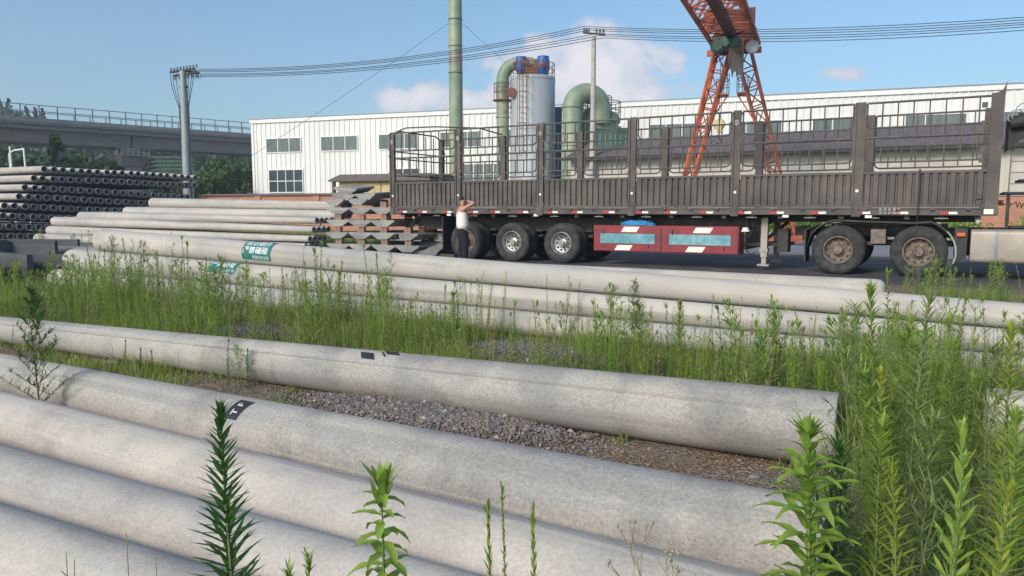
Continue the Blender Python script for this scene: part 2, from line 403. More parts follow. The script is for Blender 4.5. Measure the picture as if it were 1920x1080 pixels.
M['stem_red'] = mat('weed_stem_red', (.20, .13, .08), .7, .2, 10)
M['tree_leaf'] = leaf_mat('tree_leaf', (.022, .055, .022), (.055, .11, .03), .2)
M['tree_leaf2'] = leaf_mat('tree_leaf_light', (.045, .095, .025), (.09, .15, .04), .2)
M['bark'] = mat('bark', (.07, .055, .04), .9, .3, 8)
M['hill'] = mat('hill_ground', (.03, .055, .025), .95, .3, .05)

# ------------------------------------------------------------------ ground
def ground_material():
    m = bpy.data.materials.new('gravelly_soil'); m.use_nodes = True; nd, lk = m.node_tree.nodes, m.node_tree.links
    bs = nd['Principled BSDF']; bs.inputs['Roughness'].default_value = .95; bs.inputs['Specular IOR Level'].default_value = .15
    tc = nd.new('ShaderNodeTexCoord')
    def noise(s, d=6):
        n = nd.new('ShaderNodeTexNoise'); n.inputs['Scale'].default_value = s; n.inputs['Detail'].default_value = d; lk.new(tc.outputs['Object'], n.inputs['Vector']); return n.outputs[0]
    vo = nd.new('ShaderNodeTexVoronoi'); vo.inputs['Scale'].default_value = 55; lk.new(tc.outputs['Object'], vo.inputs['Vector'])
    a = nd.new('ShaderNodeMix'); a.data_type = 'RGBA'; a.inputs['A'].default_value = (.235, .165, .105, 1); a.inputs['B'].default_value = (.25, .21, .175, 1)
    r = nd.new('ShaderNodeMapRange'); r.inputs['From Min'].default_value = .4; r.inputs['From Max'].default_value = .6; lk.new(noise(1.2), r.inputs['Value']); lk.new(r.outputs[0], a.inputs['Factor'])
    b = nd.new('ShaderNodeMix'); b.data_type = 'RGBA'; b.blend_type = 'MULTIPLY'; b.inputs['Factor'].default_value = 1
    r2 = nd.new('ShaderNodeMapRange'); r2.inputs['From Min'].default_value = .3; r2.inputs['From Max'].default_value = .7; r2.inputs['To Min'].default_value = .55; r2.inputs['To Max'].default_value = 1.35; lk.new(noise(30, 8), r2.inputs['Value'])
    lk.new(a.outputs['Result'], b.inputs['A']); lk.new(r2.outputs[0], b.inputs['B'])
    c = nd.new('ShaderNodeMix'); c.data_type = 'RGBA'; c.blend_type = 'MULTIPLY'; c.inputs['Factor'].default_value = .7
    sp = nd.new('ShaderNodeSeparateXYZ'); lk.new(vo.outputs['Color'], sp.inputs[0])
    r3 = nd.new('ShaderNodeMapRange'); r3.inputs['To Min'].default_value = .45; r3.inputs['To Max'].default_value = 1.5; lk.new(sp.outputs[0], r3.inputs['Value'])
    lk.new(b.outputs['Result'], c.inputs['A']); lk.new(r3.outputs[0], c.inputs['B'])
    lk.new(c.outputs['Result'], bs.inputs['Base Color'])
    bp = nd.new('ShaderNodeBump'); bp.inputs['Strength'].default_value = .8; bp.inputs['Distance'].default_value = .02
    lk.new(vo.outputs['Distance'], bp.inputs['Height']); lk.new(bp.outputs[0], bs.inputs['Normal'])
    return m
M['soil'] = ground_material()
g = MB(); g.add([(-900, -200, 0), (900, -200, 0), (900, 900, 0), (-900, 900, 0)], [(0, 1, 2, 3)])
tag(g.obj('ground', M['soil'], fixn=False), kind='structure')
def strip(name, a0, a1, b0, b1, z, m):
    """a sheet in the truck's directions: a along E_DIR, b across"""
    s = MB(); vs = []
    n = 60
    for i in range(n + 1):
        a = a0 + (a1 - a0) * i / n
        j0 = 0.18 * math.sin(i * 1.7) + .12 * math.sin(i * 4.1 + 1)
        j1 = 0.18 * math.sin(i * 1.3 + 2) + .1 * math.sin(i * 3.7)
        for b in (b0 + j0, b1 + j1): vs.append(E_DIR * a + M_DIR * b + Vector((0, 0, z)))
    s.add(vs, [(2*i, 2*i+2, 2*i+3, 2*i+1) for i in range(n)])
    return tag(s.obj(name, m, fixn=False), kind='structure')
strip('yard_asphalt', -40, 45, 15.6, 23.8, .004, M['asphalt'])
strip('yard_pavement', -40, 60, 24.3, 37, .004, M['yard'])
# ------------------------------------------------------------------ concrete poles
def XP(px, D): return (px - 960) / FPX * D
ORD = ['first', 'second', 'third', 'fourth', 'fifth', 'sixth', 'seventh', 'eighth', 'ninth', 'tenth', 'eleventh', 'twelfth', 'thirteenth',
       'fourteenth', 'fifteenth', 'sixteenth', 'seventeenth', 'eighteenth', 'nineteenth', 'twentieth', 'twenty-first', 'twenty-second', 'twenty-third', 'twenty-fourth']
_pm = {}
def pole_mesh(L, rl, rr, matk='pole', end_l='open', end_r='open', seg=48, seams=True, wall=.055, key=None):
    """a spun concrete pole along +X from x=0 (radius rl) to x=L (radius rr); end: open (ring and dark bore) or cap (rounded plug)"""
    k = (round(L, 2), round(rl, 3), round(rr, 3), matk, end_l, end_r, seg, seams)
    if k in _pm: return _pm[k]
    ang = [2 * math.pi * i / seg for i in range(seg)]
    lift = [0.0] * seg
    if seams:
        for base in (math.radians(180 - 38), math.radians(-38)):
            for d, h in ((-.05, 0), (-.025, .006), (.025, .006), (.05, 0)): ang.append(base % (2 * math.pi) + d); lift.append(h)
        o = sorted(range(len(ang)), key=lambda i: ang[i]); ang = [ang[i] for i in o]; lift = [lift[i] for i in o]
    n = len(ang); mb = MB()
    prof = []
    def r_at(x): return rl + (rr - rl) * x / L
    if end_l == 'cap':
        for t in (0, .25, .5, .75, 1): prof.append((.09 * (1 - math.cos(t * math.pi / 2)) , rl * (.55 + .45 * math.sin(t * math.pi / 2)), 0))
        prof = [(0.0, rl * .3, 0)] + [(x + .001, r, 0) for x, r, _ in prof]
    else: prof += [(.0, rl - .006, 0), (.006, rl, 0)]
    nx = max(2, int(L / .8))
    prof += [(x, r_at(x), 1) for x in [.12 + (L - .24) * i / nx for i in range(nx + 1)]]
    if end_r == 'cap':
        for t in (1, .75, .5, .25, 0): prof.append((L - .09 * (1 - math.cos(t * math.pi / 2)), rr * (.55 + .45 * math.sin(t * math.pi / 2)), 0))
        prof.append((L, rr * .3, 0))
    else: prof += [(L - .006, rr, 0), (L, rr - .006, 0)]
    vs = []
    for x, r, sm in prof:
        for a, h in zip(ang, lift): q = r + h * sm; vs.append((x, q * math.cos(a), q * math.sin(a)))
    fs = [(i*n+k, i*n+(k+1) % n, (i+1)*n+(k+1) % n, (i+1)*n+k) for i in range(len(prof)-1) for k in range(n)]
    mb.add(vs, fs)
    m = len(prof)
    if end_l == 'cap': mb.add([vs[k] for k in range(n)], [tuple(range(n))])
    if end_r == 'cap': mb.add([vs[(m-1)*n+k] for k in range(n)], [tuple(range(n))])
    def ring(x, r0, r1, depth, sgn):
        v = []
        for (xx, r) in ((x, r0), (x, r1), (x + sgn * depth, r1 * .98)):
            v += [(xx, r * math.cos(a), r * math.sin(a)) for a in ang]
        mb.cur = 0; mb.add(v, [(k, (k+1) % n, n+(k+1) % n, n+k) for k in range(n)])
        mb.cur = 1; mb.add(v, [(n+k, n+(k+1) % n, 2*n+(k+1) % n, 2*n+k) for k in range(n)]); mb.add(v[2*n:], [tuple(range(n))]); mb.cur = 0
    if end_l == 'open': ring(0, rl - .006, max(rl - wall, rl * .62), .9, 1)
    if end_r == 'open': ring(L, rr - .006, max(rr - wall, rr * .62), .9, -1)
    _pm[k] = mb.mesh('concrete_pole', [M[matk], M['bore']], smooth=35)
    return _pm[k]
def place_pole(Pl, Pr, rl, rr, label, group=None, matk='pole', end_l='open', end_r='open', name='concrete_pole', seg=48, seams=True, roll=0.0, cat='pole'):
    Pl, Pr = Vector(Pl), Vector(Pr); d = Pr - Pl
    o = bpy.data.objects.new(name, pole_mesh(d.length, rl, rr, matk, end_l, end_r, seg, seams)); link(o)
    q = d.to_track_quat('X', 'Z'); o.rotation_mode = 'QUATERNION'
    o.rotation_quaternion = q @ Quaternion((1, 0, 0), roll); o.location = Pl
    return tag(o, label, cat, group)

# the axis of a pole lying on the ground, from its visible upper edge
def nplane(a, b):
    n = ray(*a).cross(ray(*b)).normalized()
    return n if n.z > 0 else -n
def axis_at(edge, px, r, lift=0.0):
    nt = nplane(*edge); nc = ray(px, 0).cross(ray(px, 1000)).normalized()
    A = np.array([list(nt), list(nc), [0, 0, 1]]); b = np.array([-r, 0, r - CAMH + lift])
    c = np.linalg.solve(A, b); return Vector((c[0], c[1], c[2] + CAMH))
def edge_pole(edge, px0, px1, r0, r1, Lfrom, Lto, **kw):
    """axis through the points seen in columns px0/px1; ends at arc distances from the px1 point (metres, + towards the right)"""
    a = axis_at(edge, px0, r0); b = axis_at(edge, px1, r1); d = (b - a); k = (r1 - r0) / d.length; d.normalize()
    Pl, Pr = b + d * Lfrom, b + d * Lto
    rl, rr = r1 + k * Lfrom, r1 + k * Lto
    Pl.z = rl; Pr.z = rr
    return place_pole(Pl, Pr, rl, rr, **kw), Pl, Pr, rl, rr
GF = 'large weathered concrete poles lying in the foreground'
A_ed, B_ed = ((0, 593), (1600, 738)), ((91, 678), (1513, 930))
C_ed, D_ed, Eg_ed = ((0, 732), (1300, 1046)), ((0, 833), (914, 1080)), ((0, 943), (400, 1063))
pA, A0, A1, rA0, rA1 = edge_pole(A_ed, 480, 1560, .168, .205, -11.8, .03, label='grey concrete pole with black tape scraps on top, first before the weed belt', group=GF, matk='pole_old')
pB, B0, B1, rB0, rB1 = edge_pole(B_ed, 0, 1530, .158, .2, -11.5, .04, label='weathered concrete pole carrying the black lettered sticker, lying in front of the gravel', group=GF, matk='pole_old', seams=False)
pC, C0, C1, rC0, rC1 = edge_pole(C_ed, 0, 1300, .168, .196, -9.5, 2.2, label='concrete pole just in front of the pole with the black sticker', group=GF, matk='pole', seams=False)
pD, D0, D1, rD0, rD1 = edge_pole(D_ed, 0, 800, .166, .182, -8.3, 3.4, label='pale concrete pole second from the camera, touching the nearest pole', group=GF, matk='pole', seams=False)
pE, E0, E1, rE0, rE1 = edge_pole(Eg_ed, 0, 400, .166, .175, -7.6, 4.2, label='concrete pole lying nearest the camera at the bottom left corner', group=GF, matk='pole', seams=False)
# short pole end at the right edge, in line with the taped pole
_c = axis_at(((1845, 725), (1990, 747)), 1846, .19)
place_pole(_c + Vector((0, 0, 0)), Vector((_c.x, _c.y, .21)) + E_DIR * 9, .19, .21, 'pale pole end among tall weeds at the right edge of the photo', GF, 'pole')

# pile of three tiers behind the weeds
GP = 'long pale concrete poles in the three tier pile'
fl = G(112, 555, 0); FL = Vector((fl.x, fl.y, 0)); 
FL = Vector((-7.72, 12.68, 0)); FR = Vector((4.1, 6.0, 0)); fd = (FR - FL).normalized(); fm = Vector((-fd.y, fd.x, 0))
RL, RR = .193, .098
def tier(j, k, shift, label, L=15.0, rl=RL, rr=RR, **kw):
    """j-th pole back in tier k"""
    gl, gr = 2 * rl * 1.01, 2 * rr * 1.04
    a = FL + fd * shift + fm * ((j + k * .5) * gl) + Vector((0, 0, rl + k * gl * .87))
    b = FL + fd * (shift + L) + fm * ((j + k * .5) * gr) + Vector((0, 0, rr + k * gr * .87))
    return place_pole(a, b, rl, rr, label, GP, 'pole_clean', 'cap', 'open', seams=False, **kw)
F3 = tier(0, 0, -.1, 'lowest front pole of the three tier pile, half hidden by weeds')
F2 = tier(0, 1, .05, 'middle tier pole of the pile with the slanted teal sticker')
F1 = tier(0, 2, .62, 'topmost pole of the three tier pile with the upright teal sticker')
tier(1, 0, .1, 'second pole of the bottom tier, hidden behind the lowest front pole')
tier(2, 0, .0, 'rear pole of the bottom tier of the three tier pile')
tier(1, 1, .3, 'rear pole of the middle tier of the three tier pile')
# reversed pole lying behind them, thick end to the right
q = Vector((4.25, 8.45, 0)); p0b = Vector((q.x, q.y, .41)); p0a = p0b - fd * 13.5; p0a.z = .56
place_pole(p0a, p0b, .10, .193, 'bluish grey pole lying behind the pile, thick end beside the truck wheels', GP, 'pole', 'open', 'cap')
tier(4, 0, .5, 'hidden bottom pole carrying the bluish grey pole, rear side')
place_pole(p0b - fd * 13 + Vector((0, 0, -p0b.z + .1)) + fm * .0, p0b + fd * .6 + Vector((0, 0, -p0b.z + .108)), .1, .108, 'thin pole on the ground under the bluish grey pole', GP, 'pole_clean', 'open', 'open')

# ---- stickers: a skin wrapped on a pole, with raised ink
def wrap(pole_o, x_c, th_c, r, w, h, name, m, ink=None, rot=0.0, eps=.003, n=14, slant=0.0):
    """th: angle round the pole's axis from +Y; w along the axis, h round it"""
    mb = MB(); vs = []
    for j in range(n + 1):
        for i in range(7):
            u = -w / 2 + w * i / 6; v = -h / 2 + h * j / n
            th = th_c - v / r; rr = r + eps
            vs.append((x_c + u + slant * v, rr * math.cos(th), rr * math.sin(th)))
    mb.add(vs, [(j*7+i, j*7+i+1, (j+1)*7+i+1, (j+1)*7+i) for j in range(n) for i in range(6)])
    o = mb.obj(name, m, pole_o); return o
def text_on(pole_o, parent, txt, x_c, th_c, v_off, u_off, size, r, name, m, rot=0.0, eps=.0045, sx=1.0, bold=.0):
    cu = bpy.data.curves.new('lettering', 'FONT'); cu.body = txt; cu.size = size; cu.align_x = 'CENTER'; cu.align_y = 'CENTER'
    cu.offset = bold; cu.resolution_u = 2; cu.space_character = 1.05
    t = bpy.data.objects.new('lettering', cu); link(t)
    bpy.context.view_layer.update()
    me = bpy.data.meshes.new_from_object(t.evaluated_get(bpy.context.evaluated_depsgraph_get()))
    bpy.data.objects.remove(t)
    bm = bmesh.new(); bm.from_mesh(me)
    bmesh.ops.triangulate(bm, faces=bm.faces); bmesh.ops.subdivide_edges(bm, edges=[e for e in bm.edges if e.calc_length() > size * .3], cuts=2)
    cr, sr = math.cos(rot), math.sin(rot)
    for v in bm.verts:
        x, y = v.co.x * sx, v.co.y
        x, y = x * cr - y * sr + u_off, x * sr + y * cr + v_off
        th = th_c - y / r
        v.co = (x_c + x, (r + eps) * math.cos(th), (r + eps) * math.sin(th))
    bm.to_mesh(me); bm.free(); me.materials.clear(); me.materials.append(m)
    o = bpy.data.objects.new(name, me); link(o); o.parent = parent; return o
def pole_local(P0, P1, px, z=.2):
    d = (P1 - P0).normalized(); return sline(px, P0, d, z)
def rad(rl, rr, L, x): return rl + (rr - rl) * x / L
# camera-facing side of a pole is the angle pi; the top is pi/2.  v grows towards the top
x1 = sline(502, F1.location, fd, .8); r1 = rad(RL, RR, 15, x1)
s1 = wrap(F1, x1, math.radians(150), r1, .58, .34, 'sticker', M['teal_sign'], slant=0)
text_on(F1, s1, '标识朝外', x1, math.radians(150), .082, 0, .108, r1, 'lettering', M['white_ink'], sx=1.15, bold=.0015)
text_on(F1, s1, '严禁磕碰', x1, math.radians(150), -.035, -.02, .108, r1, 'lettering', M['white_ink'], sx=1.15, bold=.0015)
text_on(F1, s1, '质量检验合格', x1, math.radians(150), -.132, .09, .055, r1, 'lettering', M['white_ink'])
x2 = sline(434, F2.location, fd, .5); r2 = rad(RL, RR, 15, x2)
s2 = wrap(F2, x2, math.radians(116), r2, .58, .32, 'sticker', M['teal_sign'])
text_on(F2, s2, '标识朝外', x2, math.radians(116), .082, 0, .108, r2, 'lettering', M['white_ink'], sx=1.15, bold=.0015)
text_on(F2, s2, '严禁磕碰', x2, math.radians(116), -.03, -.02, .108, r2, 'lettering', M['white_ink'], sx=1.15, bold=.0015)
text_on(F2, s2, '质量检验合格', x2, math.radians(116), -.125, .09, .055, r2, 'lettering', M['white_ink'])
LB = (B1 - B0).length; xb = sline(454, B0, (B1 - B0).normalized(), .33) + .085; rb = rad(rB0, rB1, LB, xb)
s3 = wrap(pB, xb, math.radians(122), rb, .11, .14, 'sticker', M['black_sign'], slant=.12)
text_on(pB, s3, 'T', xb, math.radians(122), -.027, .004, .062, rb, 'lettering', M['white_ink'], rot=math.pi / 2, bold=.0004)
text_on(pB, s3, 'F', xb, math.radians(122), .027, .004, .062, rb, 'lettering', M['white_ink'], rot=math.pi / 2, bold=.0004)
LA = (A1 - A0).length; xa = sline(703, A0, (A1 - A0).normalized(), .33); ra_ = rad(rA0, rA1, LA, xa)
wrap(pA, xa, math.radians(118), ra_, .12, .07, 'tape_scrap', M['black_sign'], slant=-.8)
xa2 = sline(738, A0, (A1 - A0).normalized(), .36)
wrap(pA, xa2, math.radians(94), ra_, .12, .075, 'tape_scrap', M['black_sign'], slant=-1.1)
wrap(pA, xa2 - .05, math.radians(106), ra_, .02, .06, 'tape_scrap', M['black_sign'], slant=-1.1, n=4)

# ---- middle pile, half length views, tips (dark bores) towards the right
GG = 'slender concrete poles in the middle pile'
def on_perp(px, b, z):
    k = (px - 960) / FPX * _cp; a = (k * M_DIR.y * b - M_DIR.x * b) / (E_DIR.x - k * E_DIR.y)
    return E_DIR * a + M_DIR * b + Vector((0, 0, z))
TIERN = ['bottom', 'second', 'third', 'fourth', 'fifth', 'top']
GL = [(.20, .24, 572, 66, 17.0, .10), (.53, .47, 580, 90, 17.1, .10), (.90, .76, 588, 100, 17.2, .10), (1.10, 1.04, 594, 150, 17.5, .10), (1.30, 1.22, 633, 236, 18.25, .14), (1.64, 1.50, 633, 285, 18.35, .14)]
for k, (z0_, z1_, pr, pl, pb, rr_) in enumerate(GL):
    for j in range(4 if k < 4 else 3):
        rt_ = on_perp(pr, pb, z1_); lf_ = on_perp(pl, pb + .1, z0_)
        b = rt_ + M_DIR * .215 * j * (1 if k < 4 else 1.4) + E_DIR * (0 if k < 4 else -.02 * j); a = lf_ + M_DIR * .40 * j
        pos = ['front', 'second from the front', 'third from the front', 'rearmost'][j]
        place_pole(a, b, .192, rr_, f'slender pale pole, {pos} in the {TIERN[k]} tier of the middle pile', GG, 'pole_clean', 'cap', 'open', seg=24, seams=False)

# ---- far pile of hollow poles, ends towards us, running back
GH = 'hollow concrete poles in the far left pile'
KH = 34.0 / 26; hc = PY(84, 316, 34.0); hc.z = 0
LT = ['top', 'second', 'third', 'fourth', 'fifth', 'sixth', 'seventh', 'bottom']
stp = [0, -.38, -.68, -.9, -1.35, -1.75, -2.2, -2.5]
cnt = [20, 21, 21, 22, 22, 22, 22, 20]
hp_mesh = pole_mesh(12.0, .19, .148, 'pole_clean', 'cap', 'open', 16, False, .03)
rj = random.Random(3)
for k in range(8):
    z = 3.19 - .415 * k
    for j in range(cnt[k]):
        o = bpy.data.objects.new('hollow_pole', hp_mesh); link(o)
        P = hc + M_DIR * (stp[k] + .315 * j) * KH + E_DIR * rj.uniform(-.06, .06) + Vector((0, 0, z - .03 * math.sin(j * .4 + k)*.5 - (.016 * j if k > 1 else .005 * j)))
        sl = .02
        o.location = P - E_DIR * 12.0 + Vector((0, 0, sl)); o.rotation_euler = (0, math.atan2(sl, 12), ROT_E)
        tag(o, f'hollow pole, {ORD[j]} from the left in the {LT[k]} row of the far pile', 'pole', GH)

# ------------------------------------------------------------------ stacked footing slabs with brick spacers
def slab_mesh(w=.89, h=.20, e=.045, b=.34, L=.88):
    mb = MB(); q = w / 2
    mb.prism([(-q + .01, h), (-q, h - .01), (-q, h - e), (-b / 2, 0), (b / 2, 0), (q, h - e), (q, h - .01), (q - .01, h)], -L / 2, L / 2)
    return mb.mesh('footing_slab', M['slab'])
SL = slab_mesh()
BRK = MB()
for zz in (0, .056, .112):
    for xx in (-.062, .062): BRK.box((xx - .058 + (.01 if zz == .056 else 0), -.06, zz), (xx + .058 + (.01 if zz == .056 else 0), .06, zz + .05))
BRKm = BRK.mesh('brick_spacer', M['bricks_small'])
DSK = 23.8
S0 = PY(627, 470, DSK); S0.z = 0
GS = 'concrete footing slabs stacked on brick spacers'; GB = 'brick spacers between the footing slabs'
rows = {0: 4, 1: 4, 2: 3, 3: 3, 4: 2, 5: 2, 6: 1}
ZS = [.13, .49, .87, 1.25, 1.51, 1.70, 1.90]
sr = random.Random(5)
RN = ['lowest', 'second', 'third', 'fourth', 'fifth', 'sixth', 'top']
for k in range(7):
    z = ZS[k]
    for j in range(rows[k]):
        for d in range(3):
            if d and k > 3: continue
            o = bpy.data.objects.new('footing_slab', SL); link(o)
            P = S0 + E_DIR * (.44 + .905 * j + (.42 if d else 0) + (.25 if k == 5 else .35 if k == 6 else 0) + sr.uniform(-.02, .02) + (.0 if k < 4 else sr.uniform(-.10, .10))) + M_DIR * (.1 + .93 * d)
            tx, ty = (sr.uniform(-.015, .015), sr.uniform(-.02, .02)) if k < 4 else (sr.uniform(-.03, .12), sr.uniform(-.07, .07))
            o.location = P + Vector((0, 0, z)); o.rotation_euler = (tx, ty, ROT_E + sr.uniform(-.04, .04) * (1 if k < 4 else 4))
            side = ('front', 'middle', 'rear')[d]
            tag(o, f'wedge edged slab, {ORD[j]} from the left in the {RN[k]} {side} layer of the stack', 'slab', GS)
            if k < 4 and not (k == 3 and j == 1) and (d == 0 or sr.random() < .5):
                b = bpy.data.objects.new('brick_spacer', BRKm); link(b)
                b.location = P + Vector((0, 0, z + .202)) - M_DIR * (.33 - .1 * d) + E_DIR * (0, .24, -.2)[d] ; b.rotation_euler = (0, 0, ROT_E + sr.uniform(-.1, .1))
                tag(b, f'brick spacer on the {ORD[j]} slab from the left, above the {RN[k]} {side} layer', 'brick', GB)
# two loose slabs beside the stack under the trailer tail
for (px, py, Y, rz, tlt, lb) in ((806, 462, 22.3, .2, .30, 'loose pale footing slab leaning at the foot of the stack under the trailer tail'),):
    o = bpy.data.objects.new('footing_slab', SL); link(o); P = PY(px, py, Y); o.location = (P.x, P.y, .12); o.rotation_euler = (tlt, .1, ROT_E + rz)
    tag(o, lb, 'slab', GS)
# sleepers under the stack and the piles
def timber(P, L, w, h, rz, label, grp='timber sleepers under the stacks'):
    mb = MB(); mb.box((-L/2, -w/2, 0), (L/2, w/2, h)); o = mb.obj('timber_sleeper', M['bark']); o.location = P; o.rotation_euler = (0, 0, rz)
    return tag(o, label, 'timber', grp)
timber(S0 + E_DIR * 2.25 + M_DIR * .1, 4.7, .14, .1, ROT_E, 'long timber under the front row of footing slabs')
timber(S0 + E_DIR * 2.25 + M_DIR * 1.03, 4.7, .14, .1, ROT_E, 'long timber under the rear row of footing slabs')
o = timber(Vector((p0b.x, p0b.y, .03)) - fd * 5, .5, .12, .02, ROT_E + 1.5, 'thin timber packing under the bluish grey pole')

# ------------------------------------------------------------------ dark precast channels at the left edge
GC = 'dark precast cable channels'
def channel(P, L, w, h, rz, label, ring=True, tilt=0.0, solid=False):
    t = thing('cable_channel', label, 'precast channel', P, rz, GC)
    mb = MB(); th = .09
    poly = [(-w/2, 0), (w/2, 0), (w/2, h), (w/2 - th, h), (w/2 - th * 1.3, th), (-w/2 + th * 1.3, th), (-w/2 + th, h), (-w/2, h)]
    if solid: poly = [(-w/2, 0), (w/2, 0), (w/2, h * .7), (w/2 - .1, h), (-w/2 + .1, h), (-w/2, h * .7)]
    Mx = Matrix.Rotation(math.pi / 2, 4, 'Z')
    mb.prism(poly, -L/2, L/2, Mx); b = mb.obj('body', M['dark_slab'], t); b.rotation_euler = (tilt, 0, 0)
    if ring:
        for s_ in (-.36, .36):
            r = MB(); r.tube([(L * s_ + .06 * math.cos(a), -w/2 - .03, h * .55 + .06 * math.sin(a)) for a in [2 * math.pi * i / 12 for i in range(12)]], .013, 6, closed=True)
            o = r.obj('lifting_ring', M['grey_metal'], t, smooth=True); o.rotation_euler = (tilt, 0, 0)
    return t
c = PY(70, 505, 13.6)
channel((c.x, c.y, .0), 1.5, .62, .58, ROT_E + .62, 'dark channel with a lifting ring lying right beside the pole ends', tilt=-.06)
c = PY(-5, 505, 12.9); channel((c.x, c.y, .02), 1.5, .6, .60, ROT_E - .12, 'dark precast channel with a round ring cut by the left edge', tilt=.03)
c = PY(42, 470, 15.6); channel((c.x, c.y, 0), 2.0, .8, .76, ROT_E + .45, 'larger dark channel behind, with a pale upper rim', ring=False)
c = PY(-40, 462, 15.2); channel((c.x, c.y, 0), 1.2, .7, .78, ROT_E, 'pale topped block behind the channels at the left edge', ring=False, solid=True)
# pale flat slab between the channels and the pole ends
c = PY(150, 462, 16.0)
mb = MB(); mb.box((-1.2, -.5, 0), (1.2, .5, .62)); o = mb.obj('concrete_block', M['slab']); o.location = (c.x, c.y, 0); o.rotation_euler = (0, 0, ROT_E + .25)
tag(o, 'pale concrete block behind the dark channels, overgrown with weeds', 'block')
# low rubble lump in the weeds
def rock(P, s, label, name='rubble_stone', m='slab', grp=None):
    bm = bmesh.new(); bmesh.ops.create_icosphere(bm, subdivisions=2, radius=1)
    rr_ = random.Random(sum(map(ord, label)))
    for v in bm.verts: v.co = Vector((v.co.x * s[0], v.co.y * s[1], v.co.z * s[2])) * (1 + rr_.uniform(-.13, .13))
    me = bpy.data.meshes.new(name); bm.to_mesh(me); bm.free(); me.materials.append(M[m])
    o = bpy.data.objects.new(name, me); link(o); o.location = P; return tag(o, label, 'stone', grp)
c = G(82, 530, .0); rock(c + Vector((0, 0, .05)), (.32, .16, .10), 'flat pale rubble piece in the weeds left of the pole ends')
# ------------------------------------------------------------------ truck
TP = G(870, 487, 0)
TR0 = TP + E_DIR * -2.54
def wheel(parent, x, y0, sgn, R=.52, rim='silver', name='wheel', wd=.28):
    """tyre outer face at y0, body towards sgn*y"""
    w = bpy.data.objects.new(name, None); link(w); w.parent = parent; w.location = (x, y0, R)
    t = MB(); s = sgn
    prof = [(.29, .045*s), (.30, .02*s), (.34, .0), (.43, -.006*s), (.485, .012*s), (.512, .038*s), (R, .06*s)]
    for i in range(4):
        y = .06 + (wd - .12) * (i + .5) / 4
        prof += [(R, (y - .012)*s), (R - .014, (y - .009)*s), (R - .014, (y + .009)*s), (R, (y + .012)*s)]
    prof += [(R, (wd - .06)*s), (.512, (wd - .038)*s), (.43, wd*s), (.30, (wd - .02)*s), (.29, (wd - .045)*s)]
    t.lathe(prof, 40, 'Y'); t.obj('tyre', M['tyre'], w, smooth=50)
    r = MB()
    if rim == 'silver':
        pr = [(.292, .03*s), (.298, .012*s), (.285, .004*s), (.270, .02*s), (.258, .08*s), (.235, .11*s), (.215, .115*s), (.20, .135*s), (.12, .15*s), (.11, .10*s), (.075, .085*s), (.07, .03*s), (.0001, .028*s)]
        r.lathe(pr, 32, 'Y'); r.obj('rim', M['rim_silver'], w, smooth=35)
        h = MB()
        for i in range(10):
            a = 2*math.pi*i/10; h.lathe([(.0001, .118*s), (.024, .118*s), (.026, .126*s)], 10, 'Y', (.172*math.cos(a), 0, .172*math.sin(a)))
        h.obj('hand_hole', M['chassis'], w)
        n = MB()
        for i in range(10):
            a = 2*math.pi*(i+.5)/10; n.lathe([(.016, .15*s), (.016, .115*s), (.0001, .11*s)], 6, 'Y', (.128*math.cos(a), -.0*s, .128*math.sin(a)))
        n.obj('wheel_nut', M['rim_rust'], w)
    elif rim == 'rust':
        pr = [(.292, .03*s), (.298, .008*s), (.285, .002*s), (.268, .015*s), (.262, .075*s), (.245, .12*s), (.20, .135*s), (.165, .14*s), (.155, .12*s), (.12, .11*s), (.105, .06*s), (.098, .02*s), (.09, .008*s), (.0001, .004*s)]
        r.lathe(pr, 32, 'Y'); r.obj('rim', M['rim_rust'], w, smooth=35)
        h = MB()
        for i in range(10):
            a = 2*math.pi*i/10
            ca, sa = math.cos(a), math.sin(a); Mx = Matrix.Translation((.222*ca, .118*s, .222*sa)) @ Matrix.Rotation(-a, 4, 'Y')
            h.box((-.018, -.006, -.03), (.018, .006, .03), Mx)
        h.obj('hand_hole', M['chassis'], w)
        n = MB()
        for i in range(10):
            a = 2*math.pi*(i+.5)/10; n.lathe([(.017, .14*s), (.017, .095*s), (.0001, .09*s)], 6, 'Y', (.14*math.cos(a), 0, .14*math.sin(a)))
        for i in range(8):
            a = 2*math.pi*i/8; n.lathe([(.009, .02*s), (.009, .0), (.0001, -.002*s)], 6, 'Y', (.075*math.cos(a), 0, .075*math.sin(a)))
        n.obj('wheel_nut', M['rust'], w)
    else:
        r.lathe([(.29, .05*s), (.26, .1*s), (.0001, .12*s)], 24, 'Y'); r.obj('rim', M['chassis'], w, smooth=35)
    return w
def dual(parent, x, rim, far=False, W=2.5, R=.52):
    if not far: wheel(parent, x, .02, 1, R, rim); wheel(parent, x, .345, 1, R, 'plain')
    else: wheel(parent, x, W - .02, -1, R, rim); wheel(parent, x, W - .345, -1, R, 'plain')

tr = thing('cargo_trailer', 'long brown flatbed trailer with corrugated sides and open railings', 'trailer', TR0, ROT_E)
LT_, W_ = 14.94, 2.5
px_posts = [0, 2.36, 4.92, 7.43, 9.90, 12.42, 14.94]
